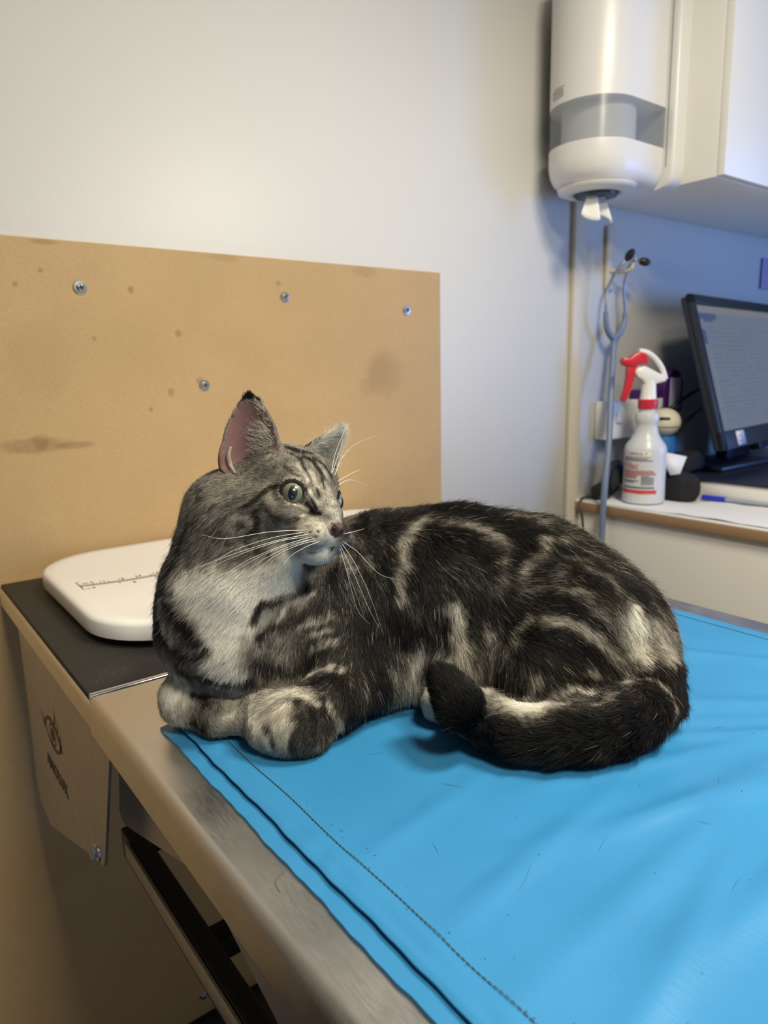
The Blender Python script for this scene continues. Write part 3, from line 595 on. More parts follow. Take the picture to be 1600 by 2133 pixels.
# purple wall holder
ph = empty('purple_holder', (1.98, YW, 0.23), 'dark purple wall holder with a pale sticker above the cream ball device', 'holder')
M_pur = mat('purple_plastic', (0.055, 0.012, 0.12), 0.35)
bm = bmesh.new(); pts = [(1.965+0.050*math.cos(math.radians(a)), YW-0.045, 0.225+0.062*math.sin(math.radians(a))) for a in range(0, 181, 12)]+[(1.915, YW-0.045, 0.16), (2.015, YW-0.045, 0.16)]
prism(bm, pts, (0, 0.040, 0), 0.006); fin(bm, 'cradle', M_pur, ph)
boxo('arm', (1.80, YW-0.036, 0.185), (1.925, YW-0.003, 0.232), M_pur, ph, 0.006)
boxo('sticker', (1.938, YW-0.0470, 0.17), (1.992, YW-0.0450, 0.262), mat('lilac_sticker', (0.55, 0.52, 0.68), 0.5), ph, 0.0002)

# monitor on its base, on a white riser
mo = empty('monitor', (2.15, 1.03, -0.0005), 'black framed computer monitor tilted back on the desk', 'monitor')
P0 = Vector((1.845, 0.939, 0.070)); Wd = Vector((0.992, 0.125, 0)).normalized(); P1 = Vector((1.820, 1.055, 0.484)); Ud = (P1-P0); Ud = (Ud-Wd*Ud.dot(Wd)); HH = Ud.length; Ud.normalize()
MW = 0.86; MM = frame(P0, Wd, Ud)    # z axis of the frame points to the viewer side
if MM.to_3x3().col[2].y > 0: print('frame flipped')
def mb(name, a, b_, m, par=mo, bev=0.002): 
    bm = bmesh.new(); box(bm, a, b_, bev, 2, MM); return fin(bm, name, m, par)
M_bez = mat('dark_bezel', (0.018, 0.021, 0.030), 0.4); M_navy = mat('navy_plastic', (0.012, 0.016, 0.035), 0.4)
mb('housing', (0.003, 0.003, -0.026), (MW-0.003, HH-0.003, -0.006), M_bez, bev=0.006)
mb('bezel', (0, 0, -0.008), (0.030, HH, 0.004), M_bez); mb('bezel', (MW-0.030, 0, -0.008), (MW, HH, 0.004), M_bez)
mb('bezel', (0, 0, -0.008), (MW, 0.052, 0.004), M_bez); mb('bezel', (0, HH-0.026, -0.008), (MW, HH, 0.004), M_bez)
scr_m, t, b = nt('lit_screen'); b.inputs['Base Color'].default_value = (0.02, 0.02, 0.02, 1); b.inputs['Roughness'].default_value = 0.3
b.inputs['Emission Color'].default_value = (0.55, 0.68, 0.95, 1); b.inputs['Emission Strength'].default_value = 0.20
scr = mb('screen', (0.028, 0.050, -0.006), (MW-0.028, HH-0.024, -0.0045), scr_m, bev=0)
def glow(name, col, st): 
    return mat(name, (0.02, 0.02, 0.02), 0.3, emit=col, estr=st)
G1 = glow('screen_blue', (0.22, 0.40, 0.80), 0.17); G2 = glow('screen_text', (0.42, 0.52, 0.74), 0.19); G3 = glow('screen_pale', (0.70, 0.74, 0.80), 0.21)
def sq(bm, x0, y0, x1, y1): bm.faces.new([bm.verts.new(MM @ Vector(p)) for p in ((x0, y0, -0.0042), (x1, y0, -0.0042), (x1, y1, -0.0042), (x0, y1, -0.0042))])
bm = bmesh.new(); sq(bm, 0.030, HH-0.065, 0.17, HH-0.048); sq(bm, 0.075, HH-0.072, 0.14, HH-0.065); sq(bm, 0.032, HH-0.135, 0.075, HH-0.095); fin(bm, 'menu_bar', G1, scr, None)
bm = bmesh.new(); sq(bm, 0.030, HH-0.046, 0.82, HH-0.026); sq(bm, 0.075, HH-0.40, 0.082, HH-0.16); fin(bm, 'window_frame', G3, scr, None)
bm = bmesh.new(); random.seed(3)
for k in range(22):
    y = HH-0.09-k*0.0125; x = 0.09
    while x < 0.80:
        L = random.uniform(0.02, 0.09)
        if random.random() < 0.6: sq(bm, x, y, min(x+L, 0.82), y+0.0022)
        x += L+0.02
fin(bm, 'screen_text', G2, scr, None)
bm = bmesh.new(); box(bm, (0.105, 0.006, 0.0042), (0.165, 0.046, 0.0052), 0, 1, MM); stk = fin(bm, 'approval_sticker', mat('silver_sticker', (0.75, 0.72, 0.85), 0.4), mo, None)
text('sticker_lettering', 'CE', 0.026, MM @ Matrix.Translation((0.112, 0.016, 0.0056)), M_grey, stk, 0.0001)
mb('neck', (0.36, -0.02, -0.058), (0.50, 0.30, -0.027), M_navy, bev=0.006)
bm = bmesh.new(); box(bm, (1.93, 0.98, -0.0005), (2.50, 1.15, 0.014), 0.005); box(bm, (2.16, 1.085, 0.0), (2.31, 1.125, 0.12), 0.006); fin(bm, 'foot', M_navy, mo)
rs = empty('monitor_riser', (2.2, 1.0, ZD), 'cream box shaped riser with a black shelf under the monitor', 'riser')
boxo('box', (1.800, 0.56, ZD), (2.55, 1.165, -0.0075), M_white, rs, 0.002)
boxo('shelf', (1.795, 0.555, -0.0075), (2.56, 1.17, -0.0005), M_navy, rs, 0.002)

# black fabric case, cables, paper, pen
def lump(name, c, r, m, label, cat, seed=0, amp=0.18, rot=0.0, group=None, flat=0.0):
    bm = bmesh.new(); v = bmesh.ops.create_icosphere(bm, subdivisions=4, radius=1)['verts']
    rng = random.Random(seed); K = [(Vector((rng.gauss(0, 1), rng.gauss(0, 1), rng.gauss(0, 1)))*2.2, rng.uniform(0, 6)) for _ in range(7)]
    for q in v:
        n = q.co.copy(); s = sum(math.sin(n.dot(k)+p) for k, p in K)/7
        p4 = Vector([math.copysign(abs(x)**0.7, x) for x in n]); q.co = p4*(1+amp*s*2)
        q.co.x *= r[0]; q.co.y *= r[1]; q.co.z *= r[2]
    bmesh.ops.transform(bm, matrix=Matrix.Translation(c) @ Matrix.Rotation(rot, 4, 'Z'), verts=v)
    zmin = c[2]-r[2]*0.86
    for q in bm.verts: q.co.z = max(q.co.z, zmin)
    o = fin(bm, name, m, None, None)
    if label: tag(o, label, cat, group)
    return o
lump('camera_case', (1.742, 1.118, ZD+0.045), (0.034, 0.036, 0.050), M_cloth_k, 'black cloth case on the desk right behind the spray bottle', 'case', 2, 0.12)
lump('padded_pouch', (1.880, 1.060, 0.028), (0.050, 0.036, 0.032), M_cloth_k, 'black padded pouch on the riser below the left corner of the monitor', 'pouch', 6, 0.22)
lump('equipment_bag', (1.755, 1.012, ZD+0.036), (0.036, 0.055, 0.042), M_cloth_k, 'black crumpled bag on the desk beside the blue pen', 'bag', 11, 0.24)
lump('cable_bundle', (1.620, 1.150, ZD+0.020), (0.030, 0.024, 0.023), M_black, 'small black clump of cable at the left end of the desk', 'cable', 4, 0.22)
lump('plug_adapter', (1.925, 1.160, 0.135), (0.035, 0.030, 0.045), M_black, 'black power adapter below the purple holder', 'adapter', 8, 0.08)
bm = bmesh.new(); tube(bm, [(1.668+.036*math.cos(a), 1.145, ZD+0.035+0.060*math.sin(a)) for a in [math.pi*k/8 for k in range(9)]], 0.010, 10, 4)
tag(fin(bm, 'headset_band', M_black), 'black curved band standing behind the left side of the bottle', 'band')
bm = bmesh.new(); tube(bm, [(1.715, 1.165, -0.035), (1.66, 1.150, -0.048), (1.60, 1.165, -0.052), (1.556, 1.170, -0.052), (1.541, 1.160, -0.075), (1.540, 1.150, -0.13), (1.542, 1.148, -0.30)], 0.0032, 10, 8)
tag(fin(bm, 'power_cord', M_black), 'thin black cord hanging over the left end of the desk edge', 'cord')
bm = bmesh.new(); tube(bm, [(1.930, 1.150, 0.165), (1.955, 1.140, 0.190), (2.00, 1.125, 0.215), (2.05, 1.13, 0.225)], 0.006, 10, 8)
tag(fin(bm, 'monitor_cable', M_black), 'upper black cable running behind the monitor frame', 'cable')
bm = bmesh.new(); tube(bm, [(1.872, 1.115, 0.02), (1.885, 1.11, 0.08), (1.915, 1.105, 0.12), (1.96, 1.10, 0.15), (2.03, 1.11, 0.17)], 0.005, 10, 8)
tag(fin(bm, 'monitor_cable', M_black), 'lower black cable curving up beside the cream ball device', 'cable')
bm = bmesh.new(); Mt = Matrix.Translation((1.728, 1.010, 0.045)) @ Matrix.Rotation(math.radians(-55), 4, 'Z') @ Matrix.Rotation(math.radians(75), 4, 'X') @ Matrix.Rotation(math.radians(20), 4, 'Z')
prism(bm, [(-0.018, -0.030, 0), (0.006, -0.034, 0), (0.036, 0.004, 0), (-0.006, 0.030, 0), (-0.024, 0.030, 0)], (0, 0, 0.0008), 0); bmesh.ops.transform(bm, matrix=Mt, verts=bm.verts)
tag(fin(bm, 'paper_tag', M_paper, None, None), 'white folded paper tag leaning at the right side of the spray bottle', 'tag')
bm = bmesh.new(); tube(bm, [(1.795+0.012*math.cos(a), 1.075, 0.052+0.010*math.sin(a)) for a in [2*math.pi*k/12 for k in range(10)]], 0.0025, 8, 2)
tag(fin(bm, 'red_cord', M_red), 'small red cord loop by the black pouch', 'cord')
def paper(name, pts, z, label, amp=0.002, seed=0):
    n = 24; bm = bmesh.new(); V = {}; rng = random.Random(seed); ph = [rng.uniform(0, 6) for _ in range(4)]
    a, b_, c, d = [Vector((*p, 0)) for p in pts]
    for i in range(n+1):
        for j in range(n+1):
            u, v = i/n, j/n; p = a*(1-u)*(1-v)+b_*u*(1-v)+c*u*v+d*(1-u)*v
            p.z = z+amp*(0.5+0.5*math.sin(9*u+ph[0])*math.sin(7*v+ph[1]))+amp*0.4*(1+math.sin(21*u+13*v+ph[2])); V[i, j] = bm.verts.new(p)
    for i in range(n):
        for j in range(n): bm.faces.new((V[i, j], V[i+1, j], V[i+1, j+1], V[i, j+1]))
    return tag(fin(bm, name, M_paper, None, None), label, 'paper')
paper('paper_sheet', ((1.575, 0.95), (1.572, 0.62), (1.79, 0.62), (1.79, 0.93)), ZD+0.0012, 'white paper sheet on the desk in front of the blue pen', 0.002, 1)
paper('paper_sheet', ((1.560, 1.15), (1.568, 0.90), (1.72, 0.93), (1.70, 1.16)), ZD+0.0006, 'white paper sheet lying under the spray bottle', 0.0006, 2)
pen = empty('pen', (1.782, 0.9, ZD+0.009), 'ballpoint pen with a blue cap on the white paper', 'pen')
bm = bmesh.new(); tube(bm, [(1.786, 0.955, ZD+0.010), (1.790, 0.895, ZD+0.010)], 0.0068, 14, 1); fin(bm, 'cap', mat('blue_cap', (0.015, 0.03, 0.55), 0.3), pen)
bm = bmesh.new(); tube(bm, [(1.790, 0.896, ZD+0.010), (1.800, 0.74, ZD+0.010)], 0.0050, 14, 1); fin(bm, 'barrel', mat('clear_barrel', (0.30, 0.36, 0.46), 0.2), pen)
bm = bmesh.new(); box(bm, (2.525, 1.196, 0.545), (2.62, 1.2005, 0.645), 0.0005)
tag(fin(bm, 'purple_card', mat('purple_card', (0.33, 0.27, 0.50), 0.6)), 'small purple card pinned to the wall above the monitor', 'card')
PRIMS = [
    ['c', 0.02, [0.2495, 0.5735, 0.077], 0.0596, [0.2912, 0.5704, 0.0629], 0.0667, 'b'],
    ['c', 0.02, [0.2912, 0.5704, 0.0629], 0.0667, [0.3468, 0.5559, 0.0706], 0.0783, 'b'],
    ['c', 0.02, [0.3468, 0.5559, 0.0706], 0.0783, [0.4052, 0.5317, 0.0736], 0.0859, 'b'],
    ['c', 0.02, [0.4052, 0.5317, 0.0736], 0.0859, [0.462, 0.495, 0.0729], 0.0894, 'b'],
    ['c', 0.02, [0.462, 0.495, 0.0729], 0.0894, [0.5104, 0.4491, 0.0613], 0.0916, 'b'],
    ['c', 0.02, [0.5104, 0.4491, 0.0613], 0.0916, [0.538, 0.4058, 0.0483], 0.0764, 'b'],
    ['c', 0.02, [0.538, 0.4058, 0.0483], 0.0764, [0.5438, 0.3739, 0.0403], 0.0599, 'b'],
    ['c', 0.03, [0.2458, 0.5598, 0.113], 0.0415, [0.2481, 0.5416, 0.073], 0.0444, 'b'],
    ['c', 0.03, [0.3194, 0.5365, 0.0892], 0.0384, [0.3233, 0.4898, 0.0422], 0.0282, 'b'],
    ['c', 0.03, [0.2529, 0.5636, 0.124], 0.0495, [0.2595, 0.5585, 0.1741], 0.0381, 'b'],
    ['c', 0.03, [0.2595, 0.5585, 0.1741], 0.0381, [0.2922, 0.5532, 0.1896], 0.036, 'b'],
    ['c', 0.02, [0.248, 0.5461, 0.04], 0.0205, [0.2814, 0.5196, 0.0349], 0.0205, 'b'],
    ['c', 0.03, [0.2553, 0.5305, 0.1266], 0.0248, [0.2744, 0.5037, 0.1539], 0.016, 'b'],
    ['c', 0.022, [0.5092, 0.3766, 0.0741], 0.0443, [0.4449, 0.3823, 0.0461], 0.0283, 'b'],
    ['c', 0.02, [0.4449, 0.3823, 0.0461], 0.0275, [0.486, 0.3421, 0.0302], 0.0181, 'b'],
    ['c', 0.03, [0.3673, 0.4916, 0.029], 0.0276, [0.4246, 0.4485, 0.0297], 0.0321, 'b'],
    ['c', 0.01, [0.4629, 0.3343, 0.017], 0.017, [0.3894, 0.388, 0.016], 0.0145, 'b'],
    ['c', 0.006, [0.3894, 0.388, 0.016], 0.0145, [0.3782, 0.4224, 0.0155], 0.0155, 'b'],
    ['c', 0.018, [0.3394, 0.4759, 0.0354], 0.0273, [0.2952, 0.4635, 0.0311], 0.0206, 'b'],
    ['c', 0.014, [0.2952, 0.4635, 0.0311], 0.0206, [0.2526, 0.4664, 0.0225], 0.0225, 'b'],
    ['c', 0.01, [0.2526, 0.4664, 0.0225], 0.0225, [0.2413, 0.4991, 0.0195], 0.0185, 'b'],
    ['c', 0.01, [0.2608, 0.4541, 0.0185], 0.0185, [0.2391, 0.4783, 0.018], 0.0165, 'b'],
    ['c', 0.014, [0.2266, 0.5694, 0.0428], 0.0207, [0.2048, 0.5715, 0.022], 0.0165, 'b'],
    ['c', 0.01, [0.2048, 0.5715, 0.022], 0.0165, [0.2033, 0.5667, 0.0165], 0.0165, 'b'],
    ['c', 0.01, [0.2033, 0.5667, 0.0165], 0.0165, [0.2193, 0.5273, 0.0155], 0.0155, 'b'],
    ['c', 0.008, [0.2193, 0.5273, 0.0155], 0.0155, [0.234, 0.5101, 0.014], 0.0135, 'b'],
    ['c', 0.01, [0.5479, 0.365, 0.0681], 0.0225, [0.5425, 0.3357, 0.0525], 0.0215, 't'],
    ['c', 0.01, [0.5425, 0.3357, 0.0525], 0.0215, [0.5259, 0.3131, 0.0397], 0.0187, 't'],
    ['c', 0.01, [0.5259, 0.3131, 0.0397], 0.0187, [0.51, 0.3031, 0.0235], 0.0205, 't'],
    ['c', 0.01, [0.51, 0.3031, 0.0235], 0.0205, [0.4725, 0.2954, 0.0233], 0.0203, 't'],
    ['c', 0.01, [0.4725, 0.2954, 0.0233], 0.0203, [0.4466, 0.2974, 0.023], 0.02, 't'],
    ['c', 0.01, [0.4466, 0.2974, 0.023], 0.02, [0.4217, 0.3059, 0.0228], 0.0198, 't'],
    ['c', 0.01, [0.4217, 0.3059, 0.0228], 0.0198, [0.3988, 0.3198, 0.0225], 0.0195, 't'],
    ['c', 0.01, [0.3988, 0.3198, 0.0225], 0.0195, [0.3833, 0.3376, 0.022], 0.019, 't'],
    ['c', 0.01, [0.3833, 0.3376, 0.022], 0.019, [0.3769, 0.3595, 0.0212], 0.0182, 't'],
    ['c', 0.01, [0.3769, 0.3595, 0.0212], 0.0182, [0.3771, 0.3824, 0.0202], 0.0172, 't'],
    ['c', 0.01, [0.3771, 0.3824, 0.0202], 0.0172, [0.3497, 0.3694, 0.0443], 0.0155, 't'],
    ['c', 0.01, [0.3497, 0.3694, 0.0443], 0.0155, [0.3498, 0.3815, 0.0522], 0.012, 't'],
    ['c', 0.01, [0.3498, 0.3815, 0.0522], 0.012, [0.3499, 0.3907, 0.0583], 0.0075, 't'],
    ['c', 0.01, [0.3499, 0.3907, 0.0583], 0.0075, [0.3496, 0.3942, 0.0613], 0.0045, 't'],
    ['e', 0.012, [0.2983, 0.54, 0.204], [0.04, 0.0436, 0.0353], [[-0.9404, -0.1027, 0.3003], [0.1203, -0.9843, 0.0402], [0.2959, 0.0751, 0.9523]], 0, 'h'],
    ['e', 0.012, [0.3027, 0.5137, 0.209], [0.0311, 0.0249, 0.0228], [[-0.9404, -0.1027, 0.3003], [0.1203, -0.9843, 0.0402], [0.2959, 0.0751, 0.9523]], 0, 'h'],
    ['e', 0.012, [0.2694, 0.5253, 0.1869], [0.0239, 0.0311, 0.0249], [[-0.9404, -0.1027, 0.3003], [0.1203, -0.9843, 0.0402], [0.2959, 0.0751, 0.9523]], 0, 'h'],
    ['e', 0.012, [0.3143, 0.5303, 0.1725], [0.0239, 0.0311, 0.0249], [[-0.9404, -0.1027, 0.3003], [0.1203, -0.9843, 0.0402], [0.2959, 0.0751, 0.9523]], 0, 'h'],
    ['e', 0.012, [0.2768, 0.4993, 0.1877], [0.0145, 0.0166, 0.0135], [[-0.9404, -0.1027, 0.3003], [0.1203, -0.9843, 0.0402], [0.2959, 0.0751, 0.9523]], 0, 'h'],
    ['e', 0.012, [0.3139, 0.5033, 0.1758], [0.0145, 0.0166, 0.0135], [[-0.9404, -0.1027, 0.3003], [0.1203, -0.9843, 0.0402], [0.2959, 0.0751, 0.9523]], 0, 'h'],
    ['c', 0.008, [0.3025, 0.5052, 0.2054], 0.0156, [0.3003, 0.4688, 0.1861], 0.0096, 'h'],
    ['e', 0.005, [0.2989, 0.4632, 0.1799], [0.0083, 0.0078, 0.0062], [[-0.9404, -0.1027, 0.3003], [0.1203, -0.9843, 0.0402], [0.2959, 0.0751, 0.9523]], 0, 'h'],
    ['e', 0.006, [0.2845, 0.4726, 0.1738], [0.0151, 0.0171, 0.0127], [[-0.9404, -0.1027, 0.3003], [0.1203, -0.9843, 0.0402], [0.2959, 0.0751, 0.9523]], 0, 'h'],
    ['e', 0.006, [0.305, 0.4749, 0.1672], [0.0151, 0.0171, 0.0127], [[-0.9404, -0.1027, 0.3003], [0.1203, -0.9843, 0.0402], [0.2959, 0.0751, 0.9523]], 0, 'h'],
    ['e', 0.007, [0.2897, 0.4804, 0.1568], [0.0161, 0.0166, 0.0104], [[-0.9404, -0.1027, 0.3003], [0.1203, -0.9843, 0.0402], [0.2959, 0.0751, 0.9523]], 0, 'h'],
    ['e', 0.01, [0.2903, 0.5063, 0.1677], [0.0228, 0.0291, 0.0166], [[-0.9404, -0.1027, 0.3003], [0.1203, -0.9843, 0.0402], [0.2959, 0.0751, 0.9523]], 0, 'h'],
    ['e', 0.005, [0.2821, 0.4969, 0.2028], [0.0137, 0.0137, 0.0137], [[-0.9404, -0.1027, 0.3003], [0.1203, -0.9843, 0.0402], [0.2959, 0.0751, 0.9523]], 0, 'h'],
    ['e', 0.005, [0.3188, 0.5009, 0.1911], [0.0137, 0.0137, 0.0137], [[-0.9404, -0.1027, 0.3003], [0.1203, -0.9843, 0.0402], [0.2959, 0.0751, 0.9523]], 0, 'h'],
]
EARS = [[[0.264, 0.5342, 0.2185], [0.201, 0.2769, 0.9397], [0.7276, -0.6844, 0.046], [-0.6559, -0.6745, 0.339], 0.0665, 0.0275, 0.017, 0.0017, 2.0, 0.66], [[0.3315, 0.5326, 0.2215], [0.5622, -0.0771, 0.8234], [0.8269, 0.0693, -0.5581], [0.014, -0.9946, -0.1027], 0.0365, 0.0185, 0.011, 0.0016, 1.25, 0.85]]
EYES = [[[0.2821, 0.4969, 0.2028], [-0.4589, -0.8464, 0.2408], 0.0123], [[0.3188, 0.5009, 0.1911], [0.6691, -0.7233, -0.1194], 0.0123]]
TAIL = [[0.5479, 0.365, 0.0681], [0.5425, 0.3357, 0.0525], [0.5259, 0.3131, 0.0397], [0.51, 0.3031, 0.0235], [0.4725, 0.2954, 0.0233], [0.4466, 0.2974, 0.023], [0.4217, 0.3059, 0.0228], [0.3988, 0.3198, 0.0225], [0.3833, 0.3376, 0.022], [0.3769, 0.3595, 0.0212], [0.3771, 0.3824, 0.0202], [0.3497, 0.3694, 0.0443], [0.3498, 0.3815, 0.0522], [0.3499, 0.3907, 0.0583], [0.3496, 0.3942, 0.0613]]
HEAD_O = [0.3019, 0.4945, 0.1999]; HEAD_M = [[-0.9404, 0.1203, 0.2959], [-0.1027, -0.9843, 0.0751], [0.3003, 0.0402, 0.9523]]; HEAD_S = 1.0383
